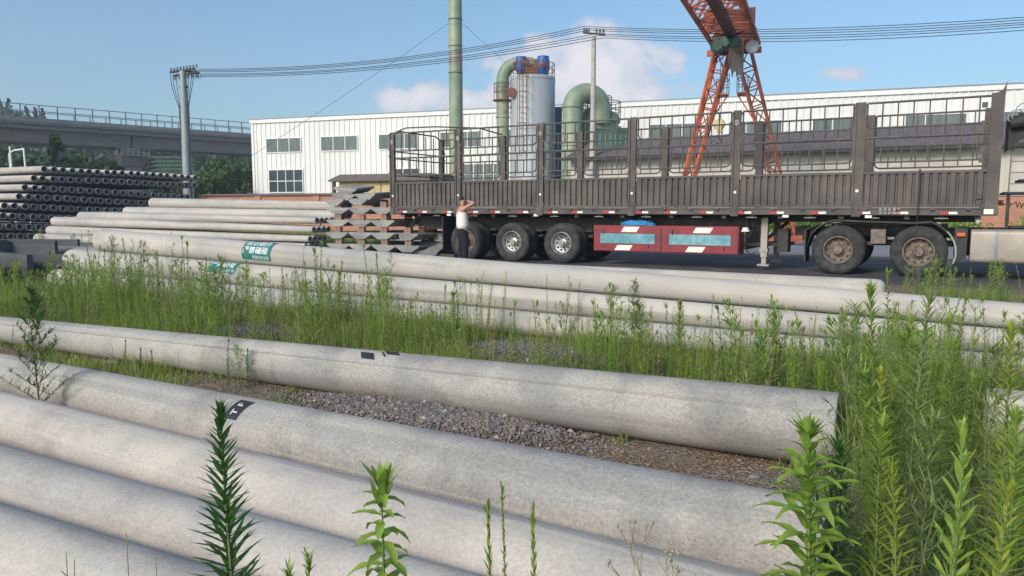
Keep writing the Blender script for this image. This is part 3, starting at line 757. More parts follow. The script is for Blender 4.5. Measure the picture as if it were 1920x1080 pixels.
# deck
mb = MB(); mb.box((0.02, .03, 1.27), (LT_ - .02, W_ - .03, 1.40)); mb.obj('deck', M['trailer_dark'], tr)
for y0, y1 in ((0, .055), (W_ - .055, W_)):
    s = MB(); s.box((0, y0, 1.275), (LT_, y1, 1.43))
    yo = y0 if y0 == 0 else y1; sg = -1 if y0 == 0 else 1
    s.box((0, min(yo, yo + sg*.022), 1.405), (LT_, max(yo, yo + sg*.022), 1.428)); s.box((0, min(yo, yo + sg*.018), 1.277), (LT_, max(yo, yo + sg*.018), 1.292))
    x = .25
    while x < LT_ - .1:
        s.box((x - .04, min(yo, yo + sg*.05), 1.375), (x + .04, max(yo, yo + sg*.05), 1.404)); x += .617
    s.obj('side_rail', M['trailer'], tr)
# chassis beams with gooseneck, cross members
for yb in (.72, 1.72):
    b = MB()
    poly = [(.3, 1.27), (.3, .98), (1.0, .84), (8.6, .84), (10.9, 1.13), (14.6, 1.15), (14.6, 1.27)]
    b.prism(poly, yb, yb + .02)
    b.box((.3, yb - .06, 1.235), (14.6, yb + .08, 1.268)); b.box((1.0, yb - .07, .82), (8.6, yb + .09, .842))
    for (xa_, za, xb_, zb) in ((8.6, .83, 10.9, 1.12), (10.9, 1.12, 14.6, 1.14), (.3, .97, 1.0, .83)):
        b.bar((xa_, yb + .01, za), (xb_, yb + .01, zb), .16, .02)
    b.obj('chassis_beam', M['chassis'], tr)
c = MB(); x = .35
xs_c = []
while x < 14.8:
    c.box((x - .05, .06, 1.19), (x + .05, W_ - .06, 1.262)); xs_c.append(x); x += .62
c.obj('cross_member', M['chassis'], tr)
c = MB()
for x in xs_c[::2]: c.box((x - .12, .045, 1.205), (x + .12, .058, 1.222))
c.obj('cross_member_lip', M['slab'], tr)
# floor bottom of the box: under-run at the tail, mudflaps, tail lamps
c = MB(); c.box((.02, .1, .55), (.10, 2.4, .67)); c.bar((.1, .5, .6), (.5, .75, 1.2), .07); c.bar((.1, 2.0, .6), (.5, 1.75, 1.2), .07); c.obj('underrun_bar', M['chassis'], tr)
for ys in (.05, 1.85):
    c = MB(); c.box((1.78, ys, .28), (1.81, ys + .62, 1.2)); c.obj('mudflap', M['trailer_dark'], tr)
# axles, suspension
c = MB()
for x in (2.6, 4.06, 5.52):
    c.tube([(x, .3, .52), (x, 2.2, .52)], .065, 10)
    c.bar((x - .6, .68, .83), (x + .6, .68, .83), .09, .05); c.bar((x - .6, 1.84, .83), (x + .6, 1.84, .83), .09, .05)
    for yy in (.68, 1.84): c.bar((x - .62, yy, .70), (x, yy, .60), .09, .06); c.bar((x + .62, yy, .70), (x, yy, .60), .09, .06)
c.obj('axle', M['chassis'], tr)
for i, x in enumerate((2.58, 4.05, 5.52)):
    dual(tr, x, 'silver' if i else 'rust'); dual(tr, x, 'silver', True)
# posts, corrugated panels and rail grids
def post(x, y, sg, w=.17, top=3.6):
    """sg: -1 outward for the near side"""
    p = MB()
    a, b = sorted((y, y + sg * -.075)); p.box((x - w/2, a, 1.435), (x + w/2, b, top))
    a, b = sorted((y + sg*.028, y)); p.box((x - w/2 - .012, a, 1.29), (x - w/2 + .03, b, top - .03)); p.box((x + w/2 - .03, a, 1.29), (x + w/2 + .012, b, top - .03))
    for zz in (1.5, 2.25, 2.42, 2.9, 3.12, 3.5):
        p.box((x - w/2 - .04, a, zz), (x - w/2 - .012, b, zz + .05)); p.box((x + w/2 + .012, a, zz), (x + w/2 + .04, b, zz + .05))
    a, b = sorted((y + sg*.045, y + sg*.0)); p.box((x - .05, a, 1.30), (x + .05, b, 1.46)); p.box((x - .085, a, 1.24), (x + .085, b, 1.30))
    o = p.obj('post', M['trailer'], tr)
    r = MB(); ya, yb = sorted((y + sg*.001, y + sg*.008)); r.lathe([(.0001, yb if sg > 0 else ya), (.032, yb if sg > 0 else ya), (.034, ya if sg > 0 else yb)], 12, 'Y', (x, 0, 1.78)); 
    k = r.obj('reflector', M['white_tape'], o)
    if abs(x - 4.92) < .01 or abs(x - 9.9) < .01 or x < .2 or abs(x - 2.36) < .01:
        r = MB(); r.lathe([(.0001, yb if sg > 0 else ya), (.062, yb if sg > 0 else ya), (.065, ya if sg > 0 else yb)], 14, 'Y', (x - .01, 0, 3.33)); r.obj('reflector', M['slab'], o)
    return o
def panel(xa_, xb_, y, sg):
    p = MB(); z0, z1 = 1.44, 2.17
    n = int((xb_ - xa_) / .145); w = (xb_ - xa_) / n; prof = []
    for i in range(n):
        x = xa_ + i * w
        prof += [(x, .045), (x + w*.18, .045), (x + w*.28, .0), (x + w*.86, .0), (x + w*.96, .045)]
    prof.append((xb_, .045))
    vs = []
    for x, d in prof:
        for z in (z0 + .05, z1 - .05): vs.append((x, y - sg * d, z))
    p.add(vs, [(2*i, 2*i+2, 2*i+3, 2*i+1) for i in range(len(prof)-1)])
    a, b = sorted((y + sg * .012, y - sg*.05))
    p.box((xa_, a, z0), (xb_, b, z0 + .05)); p.box((xa_, a, z1 - .05), (xb_, b, z1))
    return p.obj('side_panel', M['trailer'], tr)
rg = random.Random(11)
def grid(xa_, xb_, y, z0, z1, nv, top_bar=True):
    g_ = MB(); r = .019
    g_.tube([(xa_, y, z1), (xb_, y, z1)], r * 1.15, 8); 
    # lower rail with small turned-up ends like bent tube
    g_.tube([(xa_, y, z0 + .10), (xa_ + .03, y, z0 + .03), (xa_ + .1, y, z0), (xb_ - .1, y, z0), (xb_ - .03, y, z0 + .03), (xb_, y, z0 + .10)], r, 8)
    g_.tube([(xa_, y, z0 + .10), (xa_, y, z1)], r, 6); g_.tube([(xb_, y, z0 + .1), (xb_, y, z1)], r, 6)
    for i in range(1, nv): x = xa_ + (xb_ - xa_) * i / nv; g_.tube([(x, y, z0), (x, y, z1)], r * .8, 6, caps=False)
    mid = z0 + (z1 - z0) * .52
    return g_.obj('rail_grid', M['trailer'], tr, smooth=40)
for y, sg in ((0, -1), (W_, 1)):
    for i, x in enumerate(px_posts):
        if i in (0, 6): continue
        post(x, y, sg, .165 if i < 5 else .20)
    for i in range(6):
        xa_, xb_ = px_posts[i] + .13, px_posts[i+1] - .13
        panel(xa_ - .02, xb_ + .02, y, sg)
        yy = y - sg * .03
        j = rg.uniform(-.02, .02)
        grid(xa_, xb_, yy, 3.06 + j, 3.57, 8); grid(xa_, xb_, yy, 2.36 + j, 2.86 + j, 8)
# tail posts and tail gate frame, headboard
for y, sg in ((0, -1), (W_, 1)): post(.07, y, sg, .15)
for ya_, yb_ in ((-.02, .035), (W_ - .035, W_ + .02)):
    hb = MB(); hb.prism([(14.71, 1.30), (14.93, 1.30), (14.93, 3.58), (14.955, 3.84), (14.93, 3.76), (14.88, 3.66), (14.80, 3.62), (14.71, 3.62)], ya_, yb_)
    hb.obj('corner_post', M['trailer'], tr)
for zz in (1.6, 2.3, 2.5, 3.0, 3.35):
    hb = MB(); hb.box((14.56, -.045, zz), (14.655, -.021, zz + .10)); hb.obj('hinge', M['trailer'], tr)
for zz in (2.3, 3.0): hb = MB(); hb.tube([(14.70, -.035, zz), (14.70, -.035, zz + .16)], .018, 8); hb.obj('latch_pin', M['trailer'], tr)
hb = MB(); hb.box((14.90, .035, 1.32), (14.93, W_ - .035, 2.5))
for i in range(9): hb.box((14.86, .06 + i*.27, 2.5), (14.90, .12 + i*.27, 3.58))
hb.box((14.86, .035, 3.52), (14.91, W_ - .035, 3.6)); hb.obj('headboard', M['trailer'], tr)
tg = MB(); tg.tube([(.07, .1, 3.57), (.07, .35, 3.66), (.07, 2.15, 3.66), (.07, 2.4, 3.57)], .022, 8)
for yy in (.45, .85, 1.25, 1.65, 2.05): tg.tube([(.07, yy, 2.36), (.07, yy, 3.6)], .016, 6)
for zz in (2.38, 2.86, 3.06): tg.tube([(.07, .06, zz), (.07, 2.44, zz)], .02, 6)
tg.obj('tailgate_rail', M['trailer'], tr, smooth=40)
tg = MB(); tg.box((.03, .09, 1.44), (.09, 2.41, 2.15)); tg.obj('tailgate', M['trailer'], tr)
# hoops over the deck ends
hp = MB()
hp.tube([(.12, .02, 3.58), (.5, .12, 3.72), (1.3, .45, 3.74), (2.3, 1.2, 3.72), (2.4, 2.35, 3.62)], .02, 8)
hp.obj('loose_hoop', M['trailer'], tr, smooth=40)
# centre posts standing on the deck (the dark inner uprights seen through the rails are the far side posts)
# reflective tape, alternating red and white on the side rail
rt = MB(); wt = MB(); x = .30; k = 0
while x < LT_ - .5:
    L = .30
    rt.box((x, -.024, 1.298), (x + L*.48, -.0005, 1.345)); wt.box((x + L*.5, -.024, 1.298), (x + L, -.0005, 1.345)); x += .80 + (.06 if k % 3 else -.1); k += 1
rt.obj('red_reflective_strip', M['red_tape'], tr); wt.obj('white_reflective_strip', M['white_tape'], tr)
for x in (2.0, 4.75, 10.95, 12.6): wt = MB(); wt.box((x, -.03, 1.215), (x + .13, -.01, 1.27)); wt.obj('marker_lamp', M['white_tape'], tr)
wt = MB(); wt.box((14.70, -.04, 1.30), (14.86, -.028, 1.40)); wt.obj('marker_lamp', M['white_tape'], tr)
# worn stencilled patch on the rail
wt = MB(); 
for i in range(5): wt.box((12.86 + i*.085, -.027, 1.36), (12.91 + i*.085, -.0235, 1.425 + .015*(i % 2)))
for i in range(5): wt.box((12.86 + i*.085, -.027, 1.30), (12.92 + i*.085, -.0235, 1.345))
wt.obj('stencil', M['slab'], tr)
# strap hanging across the front bay
st = MB(); st.box((13.55, -.052, 1.3), (13.585, -.046, 2.2)); st.box((13.563, -.052, .45), (13.573, -.046, 1.3)); st.obj('hanging_strap', M['trailer_dark'], tr)
# toolbox
tb0, tb1 = 6.42, 10.0
tb = MB(); tb.box((tb0, .06, .36), (tb1, .62, 1.0)); tbo = tb.obj('toolbox', M['red_box'], tr)
dm = (tb0 + tb1) / 2 - .02
for (a, b) in ((tb0 + .02, dm - .02), (dm + .02, tb1 - .02)):
    d = MB(); d.box((a, .035, .38), (b, .058, .98)); dd = d.obj('toolbox_door', M['red_box'], tbo)
    p = MB(); p.box((a + .17, .026, .56), (b - .15, .0345, .80)); p.obj('blue_sheet', M['blue_panel'], dd)
    fr = MB(); fr.box((a + .14, .028, .80), (b - .12, .0345, .82)); fr.box((a + .14, .028, .54), (b - .12, .0345, .56)); fr.obj('door_frame', M['red_box'], dd)
    cx = (a + b) / 2
    for (z0, z1, s_) in ((.84, .97, .05), (.39, .52, -.12)):
        w_ = MB(); w_.add([(cx - .2 + s_, .030, z0), (cx + .2 + s_, .030, z0), (cx + .28 + s_, .030, z1), (cx - .12 + s_, .030, z1)], [(0, 1, 2, 3)])
        w_.obj('white_stripe', M['white_tape'], dd)
    h_ = MB(); h_.bar((a + .25, .02, .78), (a + .25, .02, .90), .02); h_.obj('latch', M['chassis'], dd); h_ = MB(); h_.bar((b - .3, .02, .44), (b - .3, .02, .52), .02); h_.obj('latch', M['chassis'], dd)
# landing leg
lg = MB(); lg.box((10.42, .42, .30), (10.56, .56, 1.2)); lg.box((10.44, .44, .14), (10.54, .54, .34)); lg.box((10.36, .36, .10), (10.62, .62, .14)); lg.box((10.40, .40, .42), (10.58, .58, .50))
lg.obj('landing_leg', M['tank_alu'], tr)
lg = MB(); lg.box((10.42, 1.94, .30), (10.56, 2.08, 1.2)); lg.box((10.44, 1.96, .14), (10.54, 2.06, .34)); lg.box((10.36, 1.88, .10), (10.62, 2.14, .14))
lg.obj('landing_leg', M['tank_alu'], tr)
lg = MB(); lg.box((10.0, .62, .55), (10.95, 1.75, .62)); lg.bar((10.5, .56, .7), (10.9, 1.0, 1.1), .06); lg.box((10.0, .66, .45), (10.05, 2.2, 1.2)); lg.box((10.75, .6, .42), (10.98, 1.0, .95))
lg.obj('landing_gear_bracket', M['chassis'], tr)
hz = MB()
hz.tube([(10.12, .3, 1.2), (10.16, .2, .9), (10.1, .2, .55), (10.22, .25, .36), (10.34, .3, .42)], .014, 6)
hz.tube([(10.2, .3, 1.2), (10.3, .18, 1.0), (10.22, .18, .8), (10.16, .2, .72)], .012, 6); hz.obj('air_hose', M['chassis'], tr, smooth=40)
rg2 = MB(); rg2.lathe([(.0001, 0), (.10, .03), (.06, .12)], 8, 'Z', (10.12, .18, .86)); rg2.obj('rag', M['shirt'], tr)
# air tanks
at = MB(); at.tube([(5.9, .9, .72), (6.35, .9, .72)], .14, 16); at.tube([(8.8, .95, .7), (9.7, .95, .7)], .16, 16); at.obj('air_tank', M['chassis'], tr, smooth=40)
sp = MB(); sp.lathe([(.3, -.12), (.45, -.13), (.5, -.08), (.52, 0), (.5, .08), (.45, .13), (.3, .12)], 32, 'Z', (7.6, 1.35, .66)); sp.obj('spare_tyre', M['tyre'], tr, smooth=50)

# blue tarpaulin bundle on the toolbox: lies on it, its own thing
bm = bmesh.new(); bmesh.ops.create_icosphere(bm, subdivisions=4, radius=1); rr_ = random.Random(4)
from mathutils import noise as mnoise
for v in bm.verts:
    q = v.co.copy(); f = 1 + .22 * mnoise.noise(q * 3) + .10 * mnoise.noise(q * 9)
    v.co = Vector((q.x * .45 * f, q.y * .22 * f, max(-.0, q.z) * .13 * f))
me = bpy.data.meshes.new('tarpaulin'); bm.to_mesh(me); bm.free(); me.materials.append(M['tarp_blue'])
o = bpy.data.objects.new('tarpaulin', me); link(o); o.location = TR0 + E_DIR * 7.5 + M_DIR * .30 + Vector((0, 0, 1.0)); o.rotation_euler = (0, 0, ROT_E)
tag(o, 'crumpled bright blue tarpaulin lying on the red toolbox', 'tarpaulin')

# ------------------------------------------------------------------ tractor
tc_ = thing('tractor_unit', 'dusty truck tractor coupled to the trailer, only its rear axles and fuel tank showing', 'truck', TR0 + E_DIR * 11.0, ROT_E)
# local x: 0 is trailer x=11
AX = (12.10 - 11.0, 13.62 - 11.0)
for yb in (.78, 1.64):
    b = MB(); b.box((.1, yb, .80), (6.9, yb + .08, 1.0)); b.obj('chassis_beam', M['chassis'], tc_)
c = MB()
for x in (.4, 1.86, 3.4, 5.0, 6.6): c.box((x, .8, .84), (x + .1, 1.7, .96))
c.obj('chassis_beam', M['chassis'], tc_)
for x in AX:
    c = MB(); c.tube([(x, .3, .52), (x, 2.2, .52)], .08, 10); c.lathe([(.0001, -.25), (.2, -.12), (.22, 0), (.2, .12), (.0001, .25)], 14, 'X', (x, 1.25, .52)); c.obj('axle', M['chassis'], tc_)
for yy in (.72, 1.78): c = MB(); c.bar((.5, yy, .66), (3.3, yy, .66), .1, .08); c.obj('leaf_spring', M['chassis'], tc_)
for x in AX: dual(tc_, x, 'rust', R=.53); dual(tc_, x, 'rust', True, R=.53)
f5 = MB(); f5.lathe([(.55, 0), (.56, .05), (.5, .06), (.0001, .06)], 24, 'Z', (1.95, 1.25, 1.06)); f5.box((1.2, .8, 1.0), (2.7, 1.7, 1.055)); f5.obj('fifth_wheel', M['chassis'], tc_)
def arc(x, R, a0, a1, n=12): return [(x + R*math.cos(math.radians(a0 + (a1-a0)*i/n)), .53 + R*math.sin(math.radians(a0 + (a1-a0)*i/n))) for i in range(n+1)]
for ys in (.02, 1.86):
    mg = MB()
    outer = arc(AX[0], .60, 190, 120) ; pts = outer + [(AX[0] - .1, 1.08), (AX[1] + .1, 1.08)] + arc(AX[1], .60, 60, -5)
    vs = []
    for (x, z) in pts: vs += [(x, ys, z), (x, ys + .62, z), (x, ys + .62, z + .018), (x, ys, z + .018)]
    mg.add(vs, [(4*i+k, 4*i+(k+1) % 4, 4*i+4+(k+1) % 4, 4*i+4+k) for i in range(len(pts)-1) for k in range(4)])
    if ys > 1: mg.obj('mudguard', M['chassis'], tc_)
    else:
        # near side: only the rear flap, the middle plate and the pale front flap
        m3 = MB(); pts3 = arc(AX[0], .62, 176, 96, 9) + [(AX[0] + .25, 1.13), (AX[1] - .1, 1.10), (AX[1] + .2, 1.12)] + arc(AX[1], .62, 62, 40, 4); vs = []
        for (x, z) in pts3: vs += [(x, .03, z), (x, .62, z), (x, .62, z + .035), (x, .03, z + .035)]
        m3.add(vs, [(4*i+k, 4*i+(k+1) % 4, 4*i+4+(k+1) % 4, 4*i+4+k) for i in range(len(pts3)-1) for k in range(4)]); m3.box((AX[0] - .1, .62, .85), (AX[1] + .5, .70, 1.10)); m3.obj('mudguard', M['chassis'], tc_)
        m1 = MB(); m1.box((AX[0] - .68, .03, .25), (AX[0] - .65, .62, .95)); m1.bar((AX[0] - .66, .3, .95), (AX[0] - .45, .3, 1.05), .55, .02); m1.obj('mudflap', M['chassis'], tc_)
        m1 = MB(); m1.box((AX[0] - .3, .30, 1.075), (AX[1] + .4, .64, 1.095)); m1.box((AX[0] + .62, .12, .68), (AX[1] - .62, .60, .98)); m1.obj('mudguard', M['rim_rust'], tc_)
        m2 = MB(); pts2 = arc(AX[1] + .04, .60, 46, -22, 9); vs = []
        for (x, z) in pts2: vs += [(x, .10, z), (x, .62, z), (x + .035, .62, z), (x + .035, .10, z)]
        m2.add(vs, [(4*i+k, 4*i+(k+1) % 4, 4*i+4+(k+1) % 4, 4*i+4+k) for i in range(len(pts2)-1) for k in range(4)]); m2.obj('mudguard', M['pole_steel'], tc_)
mk = MB(); mk.box((AX[1] + .66, .05, .86), (AX[1] + .80, .12, .93)); mk.obj('orange_marker', mat('orange_lens', (.6, .12, .04), .3), tc_)
mk = MB(); mk.box((AX[1] + .62, .12, .35), (AX[1] + .84, .7, 1.02)); mk.obj('bracket', M['chassis'], tc_)
# fuel tank
def rbox_tank(x0, x1, y0, y1, z0, z1, r=.09, n=5):
    t_ = MB(); poly = []
    for cx, cz, a0 in ((y1 - r, z1 - r, 0), (y0 + r, z1 - r, 90), (y0 + r, z0 + r, 180), (y1 - r, z0 + r, 270)):
        for i in range(n + 1): a = math.radians(a0 + 90 * i / n); poly.append((cx + r*math.cos(a), cz + r*math.sin(a)))
    vs = [(x, y, z) for x in (x0, x1) for y, z in poly]; k = len(poly)
    t_.add(vs, [tuple(range(k)), tuple(range(2*k-1, k-1, -1))] + [(i, (i+1) % k, k + (i+1) % k, k+i) for i in range(k)]); return t_
tk = rbox_tank(3.52, 5.1, .02, .68, .34, 1.0); tko = tk.obj('fuel_tank', M['tank_alu'], tc_, smooth=40)
tk = rbox_tank(3.92, 3.98, .012, .688, .332, 1.008); tk.obj('tank_strap', M['grey_metal'], tko, smooth=40)
tk = rbox_tank(4.75, 4.81, .012, .688, .332, 1.008); tk.obj('tank_strap', M['grey_metal'], tko, smooth=40)
tk = MB(); tk.lathe([(.07, 0), (.07, .04), (.0001, .045)], 14, 'Z', (3.75, .25, 1.0)); tk.obj('tank_cap', M['chassis'], tko)
tk = rbox_tank(3.4, 4.9, 1.82, 2.48, .38, 1.0); tk.obj('air_tank', M['chassis'], tc_, smooth=40)
# deck plate, ladder, hoses behind the cab
dk = MB(); dk.box((4.2, .78, 1.02), (5.2, 1.74, 1.05)); dk.obj('deck_plate', M['chassis'], tc_)
ld = MB()
for xx in (4.12, 4.42): ld.tube([(xx, .62, 1.72), (xx + .02, .62, 3.15)], .014, 6)
ld.tube([(4.62, .62, 1.75), (4.66, .62, 3.0)], .016, 6)
for zz in (1.9, 2.12, 2.34, 2.56, 2.78, 3.0): ld.tube([(4.12, .62, zz), (4.42, .62, zz)], .012, 6)
ld.obj('ladder', M['grey_metal'], tc_, smooth=40)
dk = MB(); dk.box((4.05, .55, 1.70), (5.1, 2.0, 1.74)); dk.box((4.3, .62, 1.95), (5.1, 1.9, 1.99)); dk.box((4.1, .6, 1.02), (4.16, .66, 1.7)); dk.box((4.9, .6, 1.02), (4.96, .66, 1.7))
dk.obj('equipment_shelf', M['chassis'], tc_)
cr_ = random.Random(8); hs = MB()
for i in range(9):
    cx, cz, R_ = 4.75 + cr_.uniform(-.22, .25), 1.85 + cr_.uniform(-.04, .05), cr_.uniform(.05, .12)
    hs.tube([(cx + R_*math.cos(a), .58 + cr_.uniform(0, .1), cz + R_*.8*math.sin(a)) for a in [2*math.pi*q/10 for q in range(10)]], .008, 5, closed=True)
hs.obj('coiled_cable', M['grey_metal'], tc_, smooth=60)
sp_ = MB(); pts = [(3.9 + .35 + t*1.1/120, .72 + .05*math.cos(t*.9), 1.50 - .10*math.sin(math.pi*t/120) + .05*math.sin(t*.9)) for t in range(121)]
sp_.tube([(3.9, .7, 1.52), (4.1, .7, 1.49)] + pts, .009, 5); sp_.obj('spiral_air_hose', M['chassis'], tc_, smooth=60)
dk = MB(); dk.box((3.95, .7, 1.47), (4.06, .8, 1.58)); dk.tube([(4.1, .68, 1.6), (4.18, .66, 1.5), (4.14, .66, 1.4)], .02, 6); dk.obj('hose_coupling', M['rust'], tc_)
# rolled tarp and rope over the cab's rear
ro = MB(); ro.tube([(4.05, .35, 3.05), (4.3, .38, 3.12), (4.7, .42, 3.22), (5.4, .5, 3.3)], [.10, .16, .19, .19], 14); ro.tube([(4.1, .7, 2.9), (4.5, .8, 3.05), (5.4, .9, 3.15)], [.12, .2, .24], 12)
ro.add([(4.05, .45, 2.55), (4.35, .45, 2.85), (4.95, .45, 3.15), (4.6, .45, 3.25), (4.05, .45, 3.2)] + [(4.05, 1.4, 2.55), (4.35, 1.4, 2.85), (4.95, 1.4, 3.15), (4.6, 1.4, 3.25), (4.05, 1.4, 3.2)], [(0,1,2,3,4), (9,8,7,6,5), (0,5,6,1), (1,6,7,2), (2,7,8,3), (3,8,9,4), (4,9,5,0)])
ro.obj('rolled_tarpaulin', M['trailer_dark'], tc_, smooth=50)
rp = MB()
for i in range(12):
    cx, cy, cz, R_ = 4.12 + .09*i + cr_.uniform(-.03, .03), .30 + cr_.uniform(-.03, .04), 3.22 + cr_.uniform(-.06, .12), cr_.uniform(.08, .17)
    tl = cr_.uniform(-.6, .6)
    rp.tube([(cx + R_*math.cos(a)*math.cos(tl), cy + R_*math.cos(a)*math.sin(tl), cz + R_*math.sin(a)) for a in [2*math.pi*q/12 for q in range(12)]], .011, 5, closed=True)
rp.obj('coiled_rope', M['pole_steel'], tc_, smooth=60)
# cab (out of the picture, to the right)
cb = MB(); cb.prism([(5.35, 1.0), (5.35, 3.55), (5.6, 3.72), (6.9, 3.60), (7.25, 2.3), (7.35, 1.3), (7.35, .55), (6.95, .45), (6.9, 1.0)], .02, 2.48)
cab = cb.obj('cab', mat('cab_paint', (.30, .05, .03), .35, .1, 2), tc_)
cb = MB(); cb.add([(7.17, .16, 2.38), (7.17, 2.34, 2.38), (6.92, 2.3, 3.42), (6.92, .2, 3.42)], [(0, 1, 2, 3)]); o = cb.obj('windscreen', M['win_dark'], cab); o.location.x = .03
cb = MB(); cb.box((6.1, -.0, 2.1), (6.85, .017, 2.95)); cb.obj('side_window', M['win_dark'], cab)
wheel(tc_, 6.35, .05, 1, .53, 'rust'); wheel(tc_, 6.35, 2.45, -1, .53, 'rust')
for ch in tc_.children: pass
# ------------------------------------------------------------------ person
def skin_mesh(name, nodes, edges, m, sub=1, root=0):
    """nodes: list of (pos, rx, ry)"""
    me = bpy.data.meshes.new(name); me.from_pydata([n[0] for n in nodes], edges, [])
    o = bpy.data.objects.new(name, me); link(o)
    sk = o.modifiers.new('skin', 'SKIN'); sk.use_smooth_shade = True
    for i, n in enumerate(nodes):
        me.skin_vertices[0].data[i].radius = (n[1], n[2]); me.skin_vertices[0].data[i].use_root = (i == root)
    ss = o.modifiers.new('sub', 'SUBSURF'); ss.levels = sub; ss.render_levels = sub
    bpy.context.view_layer.update()
    ev = bpy.data.meshes.new_from_object(o.evaluated_get(bpy.context.evaluated_depsgraph_get()))
    bpy.data.objects.remove(o); ev.materials.clear(); ev.materials.append(m); ev.name = name
    ev.polygons.foreach_set('use_smooth', [True] * len(ev.polygons))
    return bpy.data.objects.new(name, ev)
# local frame: +X faces forward, +Y is the left hand side, z up; 1.72 m tall
pg = PY(868, 489, 19.75); pg.z = 0
FACE = math.atan2(.42, .90)
nodes = [((0, 0, .93), .125, .155), ((-.01, 0, 1.10), .115, .15), ((-.02, 0, 1.28), .12, .165), ((-.03, 0, 1.40), .09, .13), ((-.01, 0, 1.475), .055, .06),
         ((.01, 0, 1.56), .075, .07), ((.02, 0, 1.63), .095, .08), ((.01, 0, 1.70), .06, .055)]
edges = [(i, i+1) for i in range(7)]
def chain(start, pts):
    p = start
    for q in pts: nodes.append(q); edges.append((p, len(nodes) - 1)); p = len(nodes) - 1
    return p
# legs
chain(0, [((.0, .10, .86), .095, .095), ((.02, .11, .50), .065, .065), ((-.01, .12, .30), .058, .055), ((-.03, .12, .09), .04, .04), ((.05, .12, .04), .045, .035), ((.14, .13, .03), .04, .025)])
chain(0, [((.0, -.10, .86), .095, .095), ((.03, -.12, .50), .065, .065), ((.02, -.13, .30), .058, .055), ((.0, -.14, .09), .04, .04), ((.08, -.15, .04), .045, .035), ((.17, -.16, .03), .04, .025)])
# left arm reaches forward to the trailer
wl_ = chain(3, [((-.03, .17, 1.38), .06, .06), ((.10, .22, 1.16), .045, .045), ((.32, .20, 1.22), .035, .035), ((.40, .19, 1.25), .028, .022), ((.46, .18, 1.27), .032, .018)])
# right arm: elbow raised, hand shading the face
wr_ = chain(3, [((-.02, -.17, 1.41), .062, .06), ((.12, -.30, 1.52), .05, .05), ((.21, -.33, 1.55), .045, .045), ((.17, -.20, 1.58), .036, .036), ((.13, -.10, 1.60), .028, .024), ((.12, -.05, 1.61), .03, .018)])
for k_, (w, bx, dx, dy) in enumerate(((wl_, (.46, .18, 1.27), .07, -.005), (wr_, (.12, -.05, 1.61), -.01, .06))):
    for f in range(4):
        o_ = (f - 1.5) * .018
        p = Vector(bx) + (Vector((.02, o_, 0)) if k_ == 0 else Vector((o_ * .3, .02, o_)))
        L = (.9, 1.05, 1, .8)[f]
        chain(w, [(tuple(p), .009, .009), (tuple(p + Vector((dx, dy, .005)) * .6 * L), .008, .008), (tuple(p + Vector((dx, dy, -.012)) * L), .007, .007)])
    p = Vector(bx) + Vector((-.01, -.03, .0)); chain(w, [(tuple(p), .010, .010), (tuple(p + Vector((dx * .5, dy * .4 - .012, -.012))), .009, .009)])
body = skin_mesh('person', nodes, edges, M['skin'], 1); link(body)
body.location = pg; body.rotation_euler = (0, 0, FACE)
tag(body, 'person in a white tank top and dark trousers raising an arm by the trailer wheels', 'person')
def worn(name, nodes, edges, m, sub=1):
    o = skin_mesh(name, nodes, edges, m, sub); link(o); o.parent = body; return o
worn('tank_top', [((.0, 0, .84), .19, .225), ((.0, 0, 1.0), .185, .22), ((-.01, 0, 1.12), .175, .21), ((-.02, 0, 1.26), .16, .20), ((-.03, 0, 1.36), .12, .12),
     ((-.05, .08, 1.435), .035, .03), ((-.05, -.08, 1.435), .035, .03)], [(0, 1), (1, 2), (2, 3), (3, 4), (4, 5), (4, 6)], M['shirt'])
worn('trousers', [((.0, 0, .95), .14, .17), ((0, 0, .88), .16, .20), ((.0, .10, .78), .13, .13), ((.02, .11, .50), .11, .105), ((-.02, .12, .10), .09, .088), ((-.02, .12, .05), .09, .088),
     ((.0, -.10, .78), .13, .13), ((.03, -.12, .50), .11, .105), ((.0, -.14, .10), .09, .088), ((.0, -.14, .05), .09, .088)],
     [(0, 1), (1, 2), (2, 3), (3, 4), (4, 5), (1, 6), (6, 7), (7, 8), (8, 9)], M['trousers'])
worn('hair', [((-.03, 0, 1.60), .07, .078), ((-.01, 0, 1.67), .098, .09), ((.02, 0, 1.715), .07, .065)], [(0, 1), (1, 2)], M['hair'])
for s_ in (.12, -.15):
    sh = MB(); x0 = -.08 if s_ > 0 else -.05
    sh.lathe([(.0001, 0), (.055, .0), (.058, .05), (.03, .075), (.0001, .08)], 14, 'Z'); oo = sh.obj('shoe', M['chassis'], body, smooth=50)
    oo.scale = (2.3, .9, 1); oo.location = (x0 + .1, s_, 0)
fc = MB()
fc.lathe([(.0001, .02), (.014, .008), (.016, 0)], 8, 'X', (.105, 0, 1.60)); fc.obj('nose', M['skin'], body, smooth=60)
fc = MB()
for s_ in (-1, 1): fc.lathe([(.0001, .004), (.011, 0)], 8, 'X', (.102, s_ * .032, 1.625))
fc.obj('eyes', M['hair'], body)
fc = MB()
for s_ in (-1, 1): fc.lathe([(.0001, .012*s_), (.02, .006*s_), (.026, 0)], 10, 'Y', (-.0, s_ * .078, 1.60))
fc.obj('ears', M['skin'], body, smooth=60)
fc = MB(); fc.box((.098, -.022, 1.555), (.104, .022, 1.563)); fc.obj('mouth', M['rust'], body)

